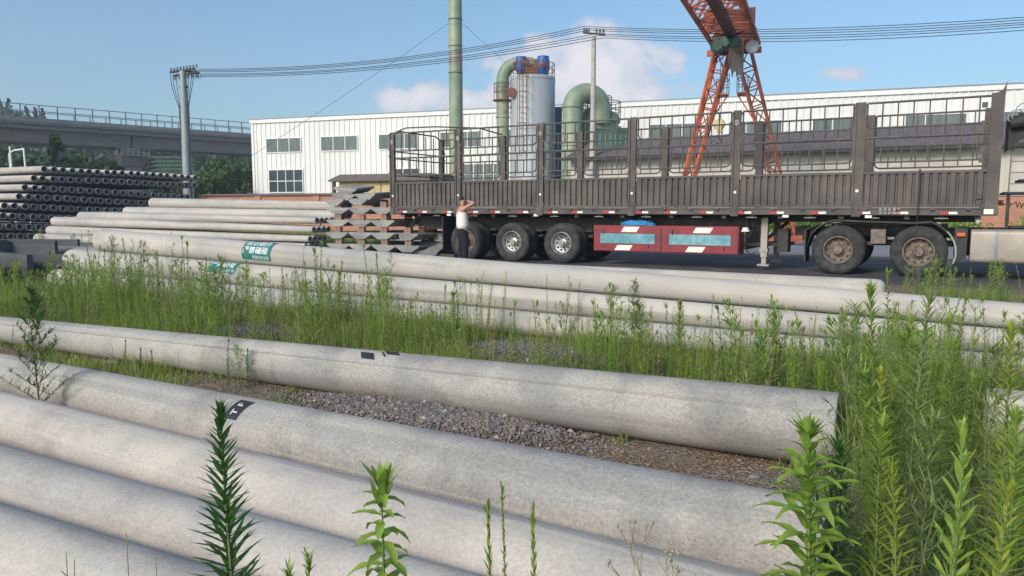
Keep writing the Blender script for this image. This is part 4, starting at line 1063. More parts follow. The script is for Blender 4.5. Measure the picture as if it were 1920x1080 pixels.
# ------------------------------------------------------------------ white warehouse
WP = Vector(((478 - 960) / FPX * 64 * _cp, 64, 0)); _wr = Vector(((1920 - 960) / FPX * 45.5 * _cp, 45.5, 0))
WD = (_wr - WP).normalized(); WN = Vector((-WD.y, WD.x, 0)); WR = math.atan2(WD.y, WD.x)
def wx(px, z=4): return sline(px, WP, WD, z)
def wz(py, px): return zat(py, (WP + WD * wx(px)).y)
LW = 84.0
H0, H1 = wz(226, 480), wz(157, 1920)
HW = (H0 + H1) / 2
wh = thing('warehouse_building', 'long white warehouse with ribbed metal walls and high ribbon windows', 'warehouse', WP, WR)
mb = MB(); n = int(LW / .47); w = LW / n; vs = []
for i in range(n):
    x = i * w
    for (dx, dy) in ((0, 0), (.62, 0), (.68, -.045), (.94, -.045)): vs.append((x + dx * w, dy))
vs.append((LW, 0)); mb.add([p for x, y in vs for p in ((x, y, 0), (x, y, HW - .25))], [(2*i, 2*i+2, 2*i+3, 2*i+1) for i in range(len(vs)-1)])
mb.obj('wall', M['white_clad'], wh, fixn=False)
mb = MB(); mb.box((0.0, .06, 0), (.12, 40, HW - .1)); mb.box((LW - .12, .06, 0), (LW, 40, HW - .1)); mb.box((.12, 39.9, 0), (LW - .12, 40, HW - .1)); mb.obj('side_wall', M['white_clad'], wh)
mb = MB(); mb.prism([(0, HW - .1), (0, HW), (LW/1, HW), (LW, HW - .1)], .2, .3); 
mb.add([(-.1, .1, HW - .02), (LW + .1, .1, HW - .02), (LW + .1, 20, HW + 1.6), (-.1, 20, HW + 1.6), (LW + .1, 40, HW - .02), (-.1, 40, HW - .02)], [(0, 1, 2, 3), (3, 2, 4, 5), (0, 3, 5), (1, 4, 2)]); mb.obj('roof', M['white_trim'], wh)
mb = MB(); mb.box((-.12, -.14, HW - .27), (LW + .12, .08, HW + .02)); mb.box((-.06, -.07, 0), (.16, .05, HW - .27)); mb.obj('fascia', M['white_trim'], wh)
mb = MB(); mb.box((-.14, -.16, HW + .02), (LW + .14, -.10, HW + .10)); mb.obj('gutter', M['grey_metal'], wh)
def window(x0, x1, z0, z1, nx=1, nz=1, glass='win_glass', bw=.07):
    f = MB(); 
    f.box((x0 - bw, -.10, z0 - bw), (x1 + bw, -.02, z0)); f.box((x0 - bw, -.10, z1), (x1 + bw, -.02, z1 + bw))
    f.box((x0 - bw, -.10, z0), (x0, -.02, z1)); f.box((x1, -.10, z0), (x1 + bw, -.02, z1))
    for i in range(1, nx): x = x0 + (x1 - x0) * i / nx; f.box((x - .03, -.085, z0), (x + .03, -.02, z1))
    for i in range(1, nz): z = z0 + (z1 - z0) * i / nz; f.box((x0, -.08, z - .03), (x1, -.02, z + .03))
    fo = f.obj('window', M['white_trim'], wh)
    p = MB(); p.add([(x0, -.055, z0), (x1, -.055, z0), (x1, -.055, z1), (x0, -.055, z1)], [(0, 1, 2, 3)]); p.obj('pane', M[glass], fo, fixn=False)
a, b = wx(503), wx(566); pitch_w = wx(605) - a; wl_len = b - a
zt, zb = wz(260, 535), wz(285, 535)
for i in range(14):
    x0 = a + pitch_w * i
    if x0 + wl_len > LW: break
    window(x0, x0 + wl_len, zb, zt, 3)
window(wx(506), wx(568), wz(360, 535), wz(319, 535), 4, 2, 'win_dark')
window(wx(742), wx(786), wz(360, 760), wz(317, 760), 3, 2, 'win_dark')
window(wx(870), wx(945), wz(345, 905), wz(308, 905), 4, 2, 'win_glass')

# ------------------------------------------------------------------ low building with the grey roof
SP = PY(1075, 300, 43.0); SP.z = 0
SD = (PY(1860, 300, 33.5) - PY(1075, 300, 43.0)); SD.z = 0; SD.normalize(); SR_ = math.atan2(SD.y, SD.x)
sh = thing('low_workshop', 'low pale workshop with a wide ribbed grey roof behind the trailer', 'building', SP, SR_)
LS = 30; ze = zat(287, (SP + SD * sline(1380, SP, SD)).y); 
mb = MB(); mb.box((0, 0, 0), (LS, 7.0, ze)); 
for x in np.arange(0.0, LS, 2.6): mb.box((x - .12, -.06, 0), (x + .12, -.002, ze))
mb.obj('wall', M['shed_wall'], sh)
zr_ = zat(244, (SP + SD * sline(1560, SP, SD)).y + 4.0)
mb = MB(); vs = []; nr = 150
for i in range(nr + 1):
    x = -.5 + (LS + 1) * i / nr; u = .05 if i % 2 else 0
    vs += [(x, -.7, ze - .05 + u), (x, 4.2, zr_ + u), (x, 8.2, ze - .05 + u)]
mb.add(vs, [(3*i+k, 3*i+3+k, 3*i+4+k, 3*i+1+k) for i in range(nr) for k in range(2)])
mb.obj('roof', M['roof_grey'], sh, fixn=False)
mb = MB(); mb.box((-.5, -.74, ze - .16), (LS + .5, -.70, ze - .02)); mb.obj('eaves_board', M['chassis'], sh)
mb = MB()
for x in np.arange(1.3, LS - 1, 2.6): mb.box((x - .75, -.03, 1.9), (x + .75, -.003, 3.1))
mb.obj('window', M['shed_wall'], sh)
mb = MB(); mb.add([(0, .001, ze), (0, 7, ze), (0, 4.2, zr_ - .05)], [(0, 1, 2)]); mb.add([(LS, .001, ze), (LS, 7, ze), (LS, 4.2, zr_ - .05)], [(0, 1, 2)]); mb.obj('gable', M['shed_wall'], sh)
# yellow shed behind the slab stack
YP = PY(636, 350, 42.5); YP.z = 0
ys = thing('yellow_shed', 'small yellow walled shed with a dark flat roof behind the slab stack', 'shed', YP, WR)
yh = zat(340, 42.5)
mb = MB(); mb.box((0, 0, 0), (5.4, 3, yh)); mb.obj('wall', M['yellow_wall'], ys)
mb = MB(); mb.prism([(-.5, yh - .02), (-.5, yh + .06), (.3, yh + .36), (5.8, yh + .36), (5.8, yh - .02)], -.35, 3.3); mb.obj('roof', M['roof_grey'], ys)
mb = MB(); mb.box((-.28, -.3, 0), (-.12, -.14, yh - .02)); mb.box((5.5, -.3, 0), (5.6, -.2, yh - .02)); mb.obj('post', M['bark'], ys)
mb = MB(); mb.box((2.6, -.03, 0), (2.68, -.002, yh - .02)); mb.box((5.42, -.02, 0), (5.5, 0.2, yh - .02)); mb.obj('corner_trim', M['slab'], ys)
# brick boundary wall
BP = PY(380, 365, 41); BP.z = 0
bd = (PY(740, 362, 37.2) - PY(380, 365, 41)); bd.z = 0; bd.normalize(); BR_ = math.atan2(bd.y, bd.x); bh = zat(367, 40)
bw = thing('brick_wall', 'red brick boundary wall with a dark coping in front of the white warehouse', 'wall', BP, BR_)
mb = MB(); mb.box((0, 0, 0), (14.5, .24, bh)); 
mb.obj('wall_face', M['bricks'], bw)
mb = MB()
for x in np.arange(.0, 14.6, 3.6): mb.box((x - .2, -.07, 0), (x + .2, -.001, bh - .0))
mb.obj('pier', M['bricks'], bw)
mb = MB(); mb.box((-.1, -.12, bh), (14.6, .36, bh + .10)); mb.obj('coping', M['roof_grey'], bw)
# orange wall at the right edge behind the truck, and orange blocks seen under the trailer
rp_ = PY(1840, 400, 31)
ow = thing('low_brick_wall', 'orange brick wall piece behind the tractor at the right edge', 'wall', (rp_.x, 31, 0), SR_)
mb = MB(); mb.box((0, 0, 0), (9, .24, zat(368, 30.5))); mb.obj('wall_face', M['bricks'], ow)
mb = MB(); mb.box((-.05, -.05, zat(368, 30.5)), (9.05, .29, zat(368, 30.5) + .07)); mb.obj('coping', M['slab'], ow)
ob = PY(1449, 446, 35); 
t = thing('crane_bogie', 'orange crane wheel bogie seen under the trailer behind the landing leg', 'crane bogie', (ob.x, 35, 0), SR_)
mb = MB(); mb.prism([(0, .0), (1.05, 0), (1.15, .42), (0, .42)], 0, .5); mb.obj('beam', M['orange_wall'], t)
mb = MB(); mb.prism([(.25, .42), (1.0, .42), (.85, .80), (.75, .95), (.45, .95)], .1, .4); mb.obj('bracket', M['crane'], t)
mb = MB(); mb.box((1.2, .0, 0), (1.35, .4, .3)); mb.lathe([(.0001, .0), (.18, 0), (.18, .12), (.0001, .12)], 16, 'Y', (1.0, -.12, .18)); mb.obj('wheel', M['chassis'], t)

# ------------------------------------------------------------------ silo group
def mb_obj(fn, name, m, parent, smooth=40):
    b_ = MB(); fn(b_); return b_.obj(name, m, parent, smooth=smooth)
DS = 47.0; kx = DS * _cp / FPX
def XS(px, D=DS): return (px - 960) / FPX * D
so = Vector((XS(998), DS, 0)); zt = zat(146, DS); rS = 41 * DS / FPX
sl_ = thing('tall_silo', 'tall grey cylindrical scrubber tower with blue drums on its railed top', 'silo', so)
mb_obj(lambda b: b.lathe([(rS, 0), (rS, zt - .05), (rS * .98, zt), (.0001, zt + .25)], 48), 'shell', M['silo'], sl_)
for z in (3, 6.2, 9.2): mb_obj(lambda b: b.lathe([(rS + .002, z), (rS + .02, z + .02), (rS + .02, z + .08), (rS + .002, z + .1)], 48), 'seam_band', M['silo'], sl_)
def rail(b, r, z0, h, n, a0=0, a1=360, rr=.022, c=(0, 0)):
    k = max(2, int(abs(a1 - a0) / 15))
    for f in (.5, 1): b.tube([(c[0] + r*math.cos(math.radians(a0 + (a1-a0)*i/k)), c[1] + r*math.sin(math.radians(a0 + (a1-a0)*i/k)), z0 + h*f) for i in range(k+1)], rr, 6)
    for i in range(n + 1): a = math.radians(a0 + (a1-a0)*i/n); b.tube([(c[0] + r*math.cos(a), c[1] + r*math.sin(a), z0), (c[0] + r*math.cos(a), c[1] + r*math.sin(a), z0 + h)], rr, 5)
mb_obj(lambda b: rail(b, rS * .97, zt, .8, 14), 'railing', M['rust'], sl_)
def drum(cx, cy, z, r, h):
    mb_obj(lambda b: b.lathe([(.0001, z), (r * .6, z), (r * .8, z + .08), (r, z + h * .35), (r, z + h * .72), (r * .88, z + h * .9), (r * .9, z + h), (.0001, z + h)], 20, 'Z', (cx, cy, 0)), 'blue_drum', M['blue_barrel'], sl_)
drum(-.72, -.5, zt + .15, .36, 1.0); drum(.62, -.4, zt + .05, .40, 1.15); drum(.35, .3, zt + .1, .3, 1.05); drum(-.35, .2, zt + .1, .32, .95)
for x, z in ((-.42, zt + .75), (.58, zt + .62)): mb_obj(lambda b: b.lathe([(.0001, 0), (.16, .02), (.16, .10), (.0001, .12)], 14, 'Y', (x, -.98, z)), 'valve_wheel', M['rust'], sl_)
mb_obj(lambda b: [b.box((-.5, -.75, zt + .12), (.3, -.2, zt + .62)), b.box((.1, -.6, zt + .12), (.3, -.4, zt + .9))], 'pump_box', M['rust'], sl_, None)
def ladder(b, x, y, z0, z1, w=.42, hoops=True):
    for s_ in (-w/2, w/2): b.tube([(x + s_, y, z0), (x + s_, y, z1)], .022, 5)
    z = z0
    while z < z1: b.tube([(x - w/2, y, z), (x + w/2, y, z)], .014, 5); z += .32
    if hoops:
        z = z0 + 1
        while z < z1: b.tube([(x - .34, y, z), (x - .34, y - .35, z), (x, y - .62, z), (x + .34, y - .35, z), (x + .34, y, z)], .018, 5); z += .9
        for dx, dy in ((-.34, -.35), (0, -.62), (.34, -.35)): b.tube([(x + dx, y + dy, z0 + 1), (x + dx, y + dy, z1)], .014, 4)
mb_obj(lambda b: ladder(b, -.62, -rS - .02, 4.6, zt + .9), 'ladder', M['rust'], sl_, None)
def hex_plate(b): b.lathe([(.0001, -.05), (.28, -.05), (.30, .0)], 14, 'Y', (-1.28, -.95, zat(178, DS)))
mb_obj(hex_plate, 'manhole', M['rust'], sl_)
# green duct on the silo: riser, bend over the top
xr = XS(943); r1_ = 11.5 * DS / FPX
pz = zat(108, DS)
t = thing('green_duct', 'green duct riser bending over onto the top of the tall grey tower', 'duct', (xr, DS - .1, 0))
pts = [(0, 0, 0), (0, 0, pz - 1.35)] + [(.0 + 1.0 * (1 - math.cos(a)), 0, pz - 1.35 + 1.0 * math.sin(a)) for a in [math.pi/2 * i / 6 for i in range(1, 7)]] + [(1.7, .1, pz - .35), (1.72 + .0, .12, pz - .36)]
mb_obj(lambda b: b.tube(pts, [r1_, r1_] + [r1_] * 8, 28), 'duct_pipe', M['green_frp'], t)
for z in (2.4, 4.8, 7.0, 8.6): mb_obj(lambda b: b.lathe([(r1_, z), (r1_ + .05, z), (r1_ + .05, z + .1), (r1_, z + .1)], 28), 'flange', M['green_frp'], t)
zp = zat(188, DS)
mb_obj(lambda b: [rail(b, r1_ + .14, zp, 1.0, 8, rr=.02), rail(b, r1_ + .14, zp + .25, .5, 2, rr=.015), b.lathe([(r1_ + .01, zp - .06), (r1_ + .22, zp - .06), (r1_ + .22, zp), (r1_ + .01, zp)], 20), b.box((.3, -.3, zp - .08), (1.1, .2, zp)), b.bar((.0, -.35, zp - .9), (.9, -.3, zp - .1), .05)], 'work_platform', M['rust'], t, None)
# blue clad strip behind the tower
bx0, bx1 = XS(1041, 50), XS(1052, 50)
t = thing('blue_panel_tower', 'narrow blue clad cabinet standing between the grey tower and the green duct', 'cabinet', (bx0, 50.0, 0))
mb_obj(lambda b: [b.box((-.6, 0, 0), (bx1 - bx0, .6, zat(202, 50))), b.box((-.62, -.03, zat(202, 50)), (bx1 - bx0 + .02, .63, zat(202, 50) + .06))] + [b.box((x, -.03, .1), (x + .06, -.002, zat(202, 50))) for x in (-.5, -.2, .1)], 'cladding', M['blue_clad'], t, None)
# second scrubber with its arched duct
xa_ = XS(1068); D2 = 47.0; rr2 = 18 * D2 / FPX; xa2_ = XS(1124, D2)
zpk = zat(178, D2); Rb = (xa2_ - xa_) / 2
t = thing('green_arch_duct', 'wide green duct arching over like a cane beside the concrete power pole', 'duct', (xa_, D2 - 1.2, 0))
pts = [(0, 0, 0), (0, 0, zpk - Rb)] + [(Rb - Rb*math.cos(a), .0 + .9 * (a / math.pi), zpk - Rb + Rb * math.sin(a)) for a in [math.pi*i/14 for i in range(1, 15)]] + [(2*Rb, .95, zpk - Rb - .8)]
pts = [(p[0] * .98, p[1], p[2]) for p in pts]
mb_obj(lambda b: b.tube(pts, rr2 * .97, 30), 'duct_pipe', M['green_frp'], t)
for z in (1.8, 3.6, 5.2, zpk - Rb): mb_obj(lambda b: b.lathe([(rr2, z), (rr2 + .05, z), (rr2 + .05, z + .1), (rr2, z + .1)], 30), 'flange', M['green_frp'], t)
tcx = XS(1116, D2 + 1); r3 = 44 * D2 / FPX
t = thing('green_scrubber_tank', 'round green scrubber tank with a black railing round its shoulder', 'tank', (tcx, D2 + .9, 0))
z3 = zat(212, D2)
mb_obj(lambda b: b.lathe([(r3 * .92, 0), (r3 * .92, z3 - .6), (r3, z3 - .5), (r3, z3 - .35), (r3 * .9, z3), (.45, z3 + .5), (.0001, z3 + .6)], 40), 'shell', M['green_frp'], t)
mb_obj(lambda b: [rail(b, r3 * 1.0, z3 - .35, 1.1, 12, rr=.024), rail(b, r3 * .62, z3 + .1, 1.0, 8, rr=.022)], 'railing', M['chassis'], t)
for z in (2.2, 3.6, 4.7): mb_obj(lambda b: b.lathe([(r3 * .93, z), (r3 * .97, z), (r3 * .97, z + .12), (r3 * .93, z + .12)], 40), 'seam_band', M['green_dark'], t)
gx = XS(1120, 44); 
t = thing('green_equipment_cabin', 'dark green panelled cabin behind the trailer below the round tank', 'cabin', (gx, 44.5, 0))
mb_obj(lambda b: [b.box((0, 0, 0), (1.9, 2.0, zat(243, 44.5))), b.box((-.08, -.08, zat(243, 44.5)), (1.98, 2.08, zat(243, 44.5) + .10))], 'body', M['green_dark'], t, None)
mb_obj(lambda b: [b.box((.12 + .3*i, -.025, zat(272, 44.5)), (.16 + .3*i, -.002, zat(252, 44.5))) for i in range(6)], 'louvre', M['pole_steel'], t, None)
# chimney
xc = XS(857, 45); 
t = thing('tall_chimney', 'tall green chimney tube held by guy wires, running out of the top of the photo', 'chimney', (xc, 45, 0))
rc = 13.2 * 45 / FPX
mb_obj(lambda b: b.lathe([(rc * 1.02, 0), (rc * .93, 10), (rc * .88, 22), (rc * .80, 22.02)], 36), 'flue', M['green_frp'], t)
for z in (2.6, 5.8, zat(138, 45), zat(88, 45), zat(38, 45), 16, 19): mb_obj(lambda b: b.lathe([(rc * .9, z), (rc * .985, z), (rc * .985, z + .04), (rc * .9, z + .04)], 36), 'flange', M['chassis'], t)
def band(b):
    z = zat(92, 45); b.lathe([(rc * .93, z - .9), (rc * .945, z - .9), (rc * .945, z - .2), (rc * .93, z - .2)], 36)
mb_obj(band, 'repair_band', M['tank_alu'], t)
zg = zat(44, 45)
def wire(name, P, Q, sag, r, label, cat='cable', grp=None, m='wire', n=24):
    P, Q = Vector(P), Vector(Q); b_ = MB()
    b_.tube([P.lerp(Q, i / n) - Vector((0, 0, sag * 4 * (i/n) * (1 - i/n))) for i in range(n + 1)], r, 5)
    o = b_.obj(name, M[m], smooth=60); return tag(o, label, cat, grp)
GW = 'thin guy wires of the chimney'
wire('guy_wire', (xc - rc, 45, zg), G(350, 452, 0) + Vector((-6, 6, 0)), .25, .010, 'thin guy wire slanting down left from the green chimney', 'guy wire', GW)
wire('guy_wire', (xc + rc, 45, zg), (xc + 9, 62, 8), .1, .010, 'thin guy wire slanting down right from the green chimney', 'guy wire', GW)

# ------------------------------------------------------------------ power line
DP1, DP2 = 48.0, 42.0
p1 = Vector((XS(358, DP1) , DP1, 0)); z1 = zat(133, DP1)
t = thing('steel_power_pole', 'grey tubular steel power pole with cross arms in front of the bridge', 'power pole', p1)
mb_obj(lambda b: b.lathe([(.36, 0), (.20, z1), (.0001, z1 + .01)], 20), 'pole_shaft', M['pole_steel'], t)
ad_ = Vector((.93, -.2, 0)).normalized()
def arm(b, z, L0, L1, d, w=.10): b.bar(-d * L0 + Vector((0, 0, z)), d * L1 + Vector((0, 0, z)), w, .12)
aL = Vector((.86, -.5, 0)).normalized()
mb_obj(lambda b: [arm(b, z1 + .02, 1.25, 1.15, aL), arm(b, z1 - .22, .9, 1.5, aL, .12), b.bar(aL * -.3 + Vector((0, .25, z1 + .02)), aL * 1.1 + Vector((0, .3, z1 - .08)), .08), arm(b, z1 - 1.0, .30, .30, aL, .2), arm(b, z1 - 2.15, .55, .45, aL, .06), arm(b, z1 - 5.2, .4, .5, aL, .06)], 'cross_arm', M['chassis'], t, None)
def insul(b, P):
    P = Vector(P)
    for i in range(3): b.lathe([(.03, 0), (.075, .02), (.03, .06)], 8, 'Z', (P.x, P.y, P.z + .07 * i))
ins_z = z1 + .08
for i in range(9): k_ = MB(); insul(k_, aL * (-1.15 + .31 * i) + Vector((0, 0, ins_z))); k_.obj('insulator', M['grey_metal'], t, smooth=50)
for i in range(6): k_ = MB(); insul(k_, aL * (-.8 + .42 * i) + Vector((0, 0, z1 - .5))); k_.obj('insulator', M['grey_metal'], t, smooth=50)
k_ = MB()
for i, (s0, bulge, s1) in enumerate(((-1.2, -1.35, -.50), (-.95, -1.1, -.42), (-.6, -.78, -.34), (.55, .50, .32), (.85, .72, .40), (1.1, .9, .46))):
    P = aL * s0 + Vector((0, 0, z1 - .1)); Q = aL * bulge + Vector((0, 0, z1 - .8)); R_ = aL * s1 + Vector((0, -.05, z1 - 2.2))
    pts = []
    for u in [q / 10 for q in range(11)]:
        pts.append(P * (1-u)**2 + Q * 2*u*(1-u) + R_ * u*u)
    pts += [aL * (s1 * .95) + Vector((0, -.05, z1 - 5.2)), aL * (s1 * .85) + Vector((0, -.05, .5))]
    k_.tube(pts, .022, 5)
for i, c0 in enumerate((1.3, 1.55)):
    k_.tube([aL * (c0 + .16 * math.cos(a)) + Vector((0, 0, z1 - .42 + .16 * math.sin(a))) for a in [math.pi + math.pi * q / 8 for q in range(9)]], .018, 5)
k_.obj('jumper_cable', M['wire'], t, smooth=60)
p2 = Vector((XS(1109, DP2), DP2, 0)); z2 = zat(68, DP2)
t = thing('concrete_power_pole', 'slender concrete power pole with a slanting cross arm behind the trailer', 'power pole', p2)
mb_obj(lambda b: b.lathe([(.19, 0), (.118, z2), (.0001, z2 + .01)], 18), 'pole_shaft', M['pole_clean'], t)
aR = Vector((.66, -.75, 0)).normalized()
mb_obj(lambda b: b.bar(aR * -.78 + Vector((0, 0, z2 + .32)), aR * .80 + Vector((0, 0, z2 - .05)), .08, .09), 'cross_arm', M['chassis'], t, None)
offs = [-.72, -.55, -.38, .2, .45, .7]
for s_ in offs: k_ = MB(); insul(k_, aR * s_ + Vector((0, 0, z2 + .2 - .235 * s_))); k_.obj('insulator', M['grey_metal'], t, smooth=50)
# six cables: from the steel pole over the concrete pole and on to the right
LB_ = ['topmost', 'second from the top', 'third from the top', 'fourth from the top', 'fifth from the top', 'lowest']
ysL = [129.5, 132, 134.5, 138.5, 140.5, 143]; ysR = [49.5, 53, 56.5, 63, 66.5, 71]
yE = [27, 32, 37, 40.5, 45, 51.5]
for i in range(6):
    P = PY(372 - 6*i, ysL[i], DP1 - .3 - .05*i); Q = p2 + aR * offs[i]; Q.z = zat(ysR[i], Q.y)
    wire('power_cable', P, Q, .62, .019, f'black power cable left of the concrete pole, {LB_[i]} of six', 'cable', 'overhead power cables')
    R_ = PY(1925, yE[i], 31.5); dir_ = (R_ - Q); R2 = Q + dir_ * 1.15
    R2.z = Q.z + (R_.z - Q.z) * 1.15 + .1
    wire('power_cable', Q, R2, .42, .017, f'black power cable right of the concrete pole, {LB_[i]} of six', 'cable', 'overhead power cables')

# ------------------------------------------------------------------ gantry crane
CP = Vector((XS(1400, 30) - .78, 30.0, 0)); GA = Vector((-.377, -.926, 0)).normalized(); RA = Vector((-GA.y, GA.x, 0))
if RA.x < 0: RA = -RA
zg_ = zat(80, 30.0)
CROT = math.atan2(RA.y, RA.x)   # local x along the rails (to the right), local y = away from camera
cr = thing('gantry_crane', 'orange lattice gantry crane with splayed legs standing behind the trailer', 'crane', CP, CROT)
def lattice(b, P, Q, w0, w1, d0, d1, nseg, rch=.045, rbr=.022, side=(1, 0, 0), faces=(0, 1, 2, 3)):
    """four chord column from P to Q, width along side, depth across"""
    P, Q = Vector(P), Vector(Q); ax = (Q - P).normalized(); s_ = Vector(side); s_ = (s_ - ax * s_.dot(ax)).normalized(); t_ = ax.cross(s_)
    def pt(u, i):
        w = w0 + (w1 - w0) * u; d = d0 + (d1 - d0) * u; sx, sy = ((-1, -1), (1, -1), (1, 1), (-1, 1))[i]
        return P.lerp(Q, u) + s_ * (sx * w / 2) + t_ * (sy * d / 2)
    for i in range(4): b.tube([pt(0, i), pt(1, i)], rch, 6)
    for k in range(nseg):
        u0, u1 = k / nseg, (k + 1) / nseg
        for i in faces:
            j = (i + 1) % 4
            a_, b_ = (i, j) if k % 2 else (j, i)
            b.tube([pt(u0, a_), pt(u1, b_)], rbr, 4, caps=False); b.tube([pt(u1, i), pt(u1, j)], rbr, 4, caps=False)
legs_top = zg_ - .35
fw = 2.35
for s_ in (-1, 1):
    xo = -2.15 if s_ < 0 else 2.4
    b = MB(); lattice(b, (xo * 1.0, 0, .35), (-.38 if s_ < 0 else .38, 0, legs_top), .30, .55, .35, .85, 10, .066, .024)
    lg_ = b.obj('leg', M['crane'], cr)
    # small railed platform inboard of each leg
    u = .66; zpf = zat(176, 30.0); xl = xo + (( -.38 if s_ < 0 else .38) - xo) * ((zpf - .35) / (legs_top - .35))
    x0, x1 = (xl + .22, xl + .62) if s_ < 0 else (xl - .62, xl - .22)
    b = MB(); b.box((x0, -.35, zpf - .06), (x1, .35, zpf)); b.bar(((x1 if s_ < 0 else x0), 0, zpf - .05), (xl + (.0), 0, zpf - 1.0), .05)
    b.obj('platform', M['crane'], lg_)
    b = MB(); xe = x1 if s_ < 0 else x0
    for yy in (-.33, .33):
        b.tube([(x0, yy, zpf + .30), (x1, yy, zpf + .30)], .014, 5); b.tube([(x0, yy, zpf + .55), (x1, yy, zpf + .55)], .014, 5)
        for xx in (x0, (x0+x1)/2, x1): b.tube([(xx, yy, zpf), (xx, yy, zpf + .55)], .014, 5)
    b.tube([(xe, -.33, zpf), (xe, -.33, zpf + .85), (xe - s_ * .12, -.33, zpf + .95), (xe - s_ * .2, -.33, zpf + .6)], .016, 5)
    b.tube([(xe, .33, zpf), (xe, .33, zpf + .85)], .016, 5); b.tube([(xe, -.33, zpf + .55), (xe, .33, zpf + .55)], .014, 5)
    b.obj('railing', M['crane_dark'], lg_)
b = MB(); b.box((-2.6, -.2, .12), (2.8, .2, .38)); b.obj('sill_beam', M['crane'], cr)
b = MB(); b.box((-.75, -.55, legs_top), (.75, .55, legs_top + .30)); b.box((-1.0, -.08, legs_top - .1), (1.05, .08, legs_top + .12)); b.obj('saddle', M['crane'], cr)
# girder, running towards the camera (local -y) and a short tail behind
gl_ = 21.0; y0g, y1g = 1.0, -gl_
wb = .88; zb_ = zg_ - .05; zt_ = zg_ + 1.75
b = MB()
b.box((-.16, y1g, zb_ + .02), (.16, y0g, zb_ + .30))       # hoist runway beam
b.obj('runway_beam', M['crane_dark'], cr)
b = MB()
for s_ in (-1, 1): b.bar((s_ * wb, y1g, zb_ + .15), (s_ * wb, y0g, zb_ + .15), .13)
b.bar((0, y1g, zt_), (0, y0g, zt_), .15)
ns = 24
for i in range(ns):
    ya, yb = y0g + (y1g - y0g) * i / ns, y0g + (y1g - y0g) * (i + 1) / ns
    for s_ in (-1, 1):
        b.tube([(s_ * wb, ya, zb_ + .15), (0, (ya+yb)/2, zt_)], .035, 5); b.tube([(0, (ya+yb)/2, zt_), (s_ * wb, yb, zb_ + .15)], .035, 5)
        b.tube([(s_ * wb, ya, zb_ + .15), (0, yb, zb_ + .15)] if i % 2 else [(0, ya, zb_ + .15), (s_ * wb, yb, zb_ + .15)], .028, 5)
        b.tube([(s_*wb, ya, zb_ + .15), (0, ya, zb_ + .2)], .028, 5)
b.obj('girder', M['crane'], cr)
b = MB(); b.box((-.95, -1.5, zb_ + .2), (.9, -1.42, zb_ + .95)); b.obj('end_plate', M['crane_dark'], cr)
b = MB(); b.box((-.8, .6, zb_ + .1), (.8, .68, zb_ + .7)); b.obj('end_plate', M['crane_dark'], cr)
# hoist
b = MB(); b.lathe([(.0001, -.32), (.20, -.32), (.26, -.26), (.28, 0), (.26, .26), (.20, .32), (.0001, .32)], 20, 'Y', (-.45, -1.1, zb_ - .28)); b.lathe([(.18, -.5), (.18, .55)], 14, 'Y', (-.15, -1.0, zb_ - .18), True, True); b.box((.0, -1.4, zb_ - .35), (.35, -.9, zb_ - .02)); hoist = b.obj('hoist', M['green_dark'], cr, smooth=40)
b = MB(); b.tube([(-.32, -1.1, zb_ - .5), (-.34, -1.1, 4.75)], .012, 5); b.tube([(-.24, -1.1, zb_ - .5), (-.28, -1.1, 4.75)], .012, 5); b.obj('hoist_rope', M['wire'], cr)
b = MB(); b.lathe([(.0001, -.09), (.19, -.08), (.22, 0), (.19, .08), (.0001, .09)], 16, 'Y', (-.31, -1.1, 4.62)); b.box((-.40, -1.2, 4.3), (-.22, -1.0, 4.6)); hk = b.obj('hook_block', M['yellow_wall'], cr)
b = MB(); b.tube([(-.31, -1.1, 4.3), (-.31, -1.1, 4.1), (-.22, -1.1, 4.02), (-.22, -1.1, 3.92), (-.31, -1.1, 3.86), (-.40, -1.1, 3.94)], .028, 6); b.obj('hook', M['chassis'], hk)
# festoon of hanging cable loops (grey brown curtain) and a round floodlight
b = MB()
for i in range(6):
    x = .02 + .085 * i; zz = zb_ - .12; L = 1.05 + .06 * i + .10 * (i % 2)
    b.tube([(x, -1.3 + .05*i, zz), (x - .01, -1.3, zz - L*.6), (x + .02, -1.32, zz - L), (x + .045, -1.30, zz - L*.97), (x + .05, -1.28, zz - L*.6), (x + .04, -1.3, zz)], .036, 6)
b.obj('cable_festoon', M['rim_rust'], cr, smooth=60)
b = MB(); b.lathe([(.0001, .02), (.20, .0), (.24, -.03), (.25, 0), (.12, .2), (.0001, .24)], 20, 'Y', (.82, -1.3, zb_ - .42)); b.bar((.82, -1.2, zb_ - .2), (.7, -.9, zb_ + .1), .04); b.obj('floodlight', M['pole_steel'], cr, smooth=40)

# ------------------------------------------------------------------ railway viaduct
VP_ = Vector((-51.4 * .989, 75 * .989, 0)); VQ = Vector((-32.0, 92.5, 0)); VD = (VQ - VP_).normalized(); VR = math.atan2(VD.y, VD.x)
ztop = zat(216, VP_.y); zgb = zat(262, VP_.y); zrail = zat(191, VP_.y)
br = thing('railway_viaduct', 'long grey concrete viaduct with a thin metal parapet rail crossing behind the left piles', 'bridge', VP_, VR)
VL0, VL1 = -30.0, 75.0
def vsl(px, z=8): return sline(px, VP_, VD, z)
xj = vsl(252); zd = ztop - zgb
def span(a, b_):
    m = MB(); hh = zgb
    poly = [(.6, ztop - 1.05), (.9, hh), (5.0, hh), (5.3, ztop - 1.05)]
    Mx = Matrix(((0, 1, 0, 0), (1, 0, 0, 0), (0, 0, 1, 0), (0, 0, 0, 1)))
    m.prism([(p[0], p[1]) for p in poly], a + .08, b_ - .08, Mx)
    return m.obj('girder', M['bridge'], br)
L_sp = 32.0
span(VL0, xj - L_sp + 0) if xj - L_sp > VL0 + 2 else None
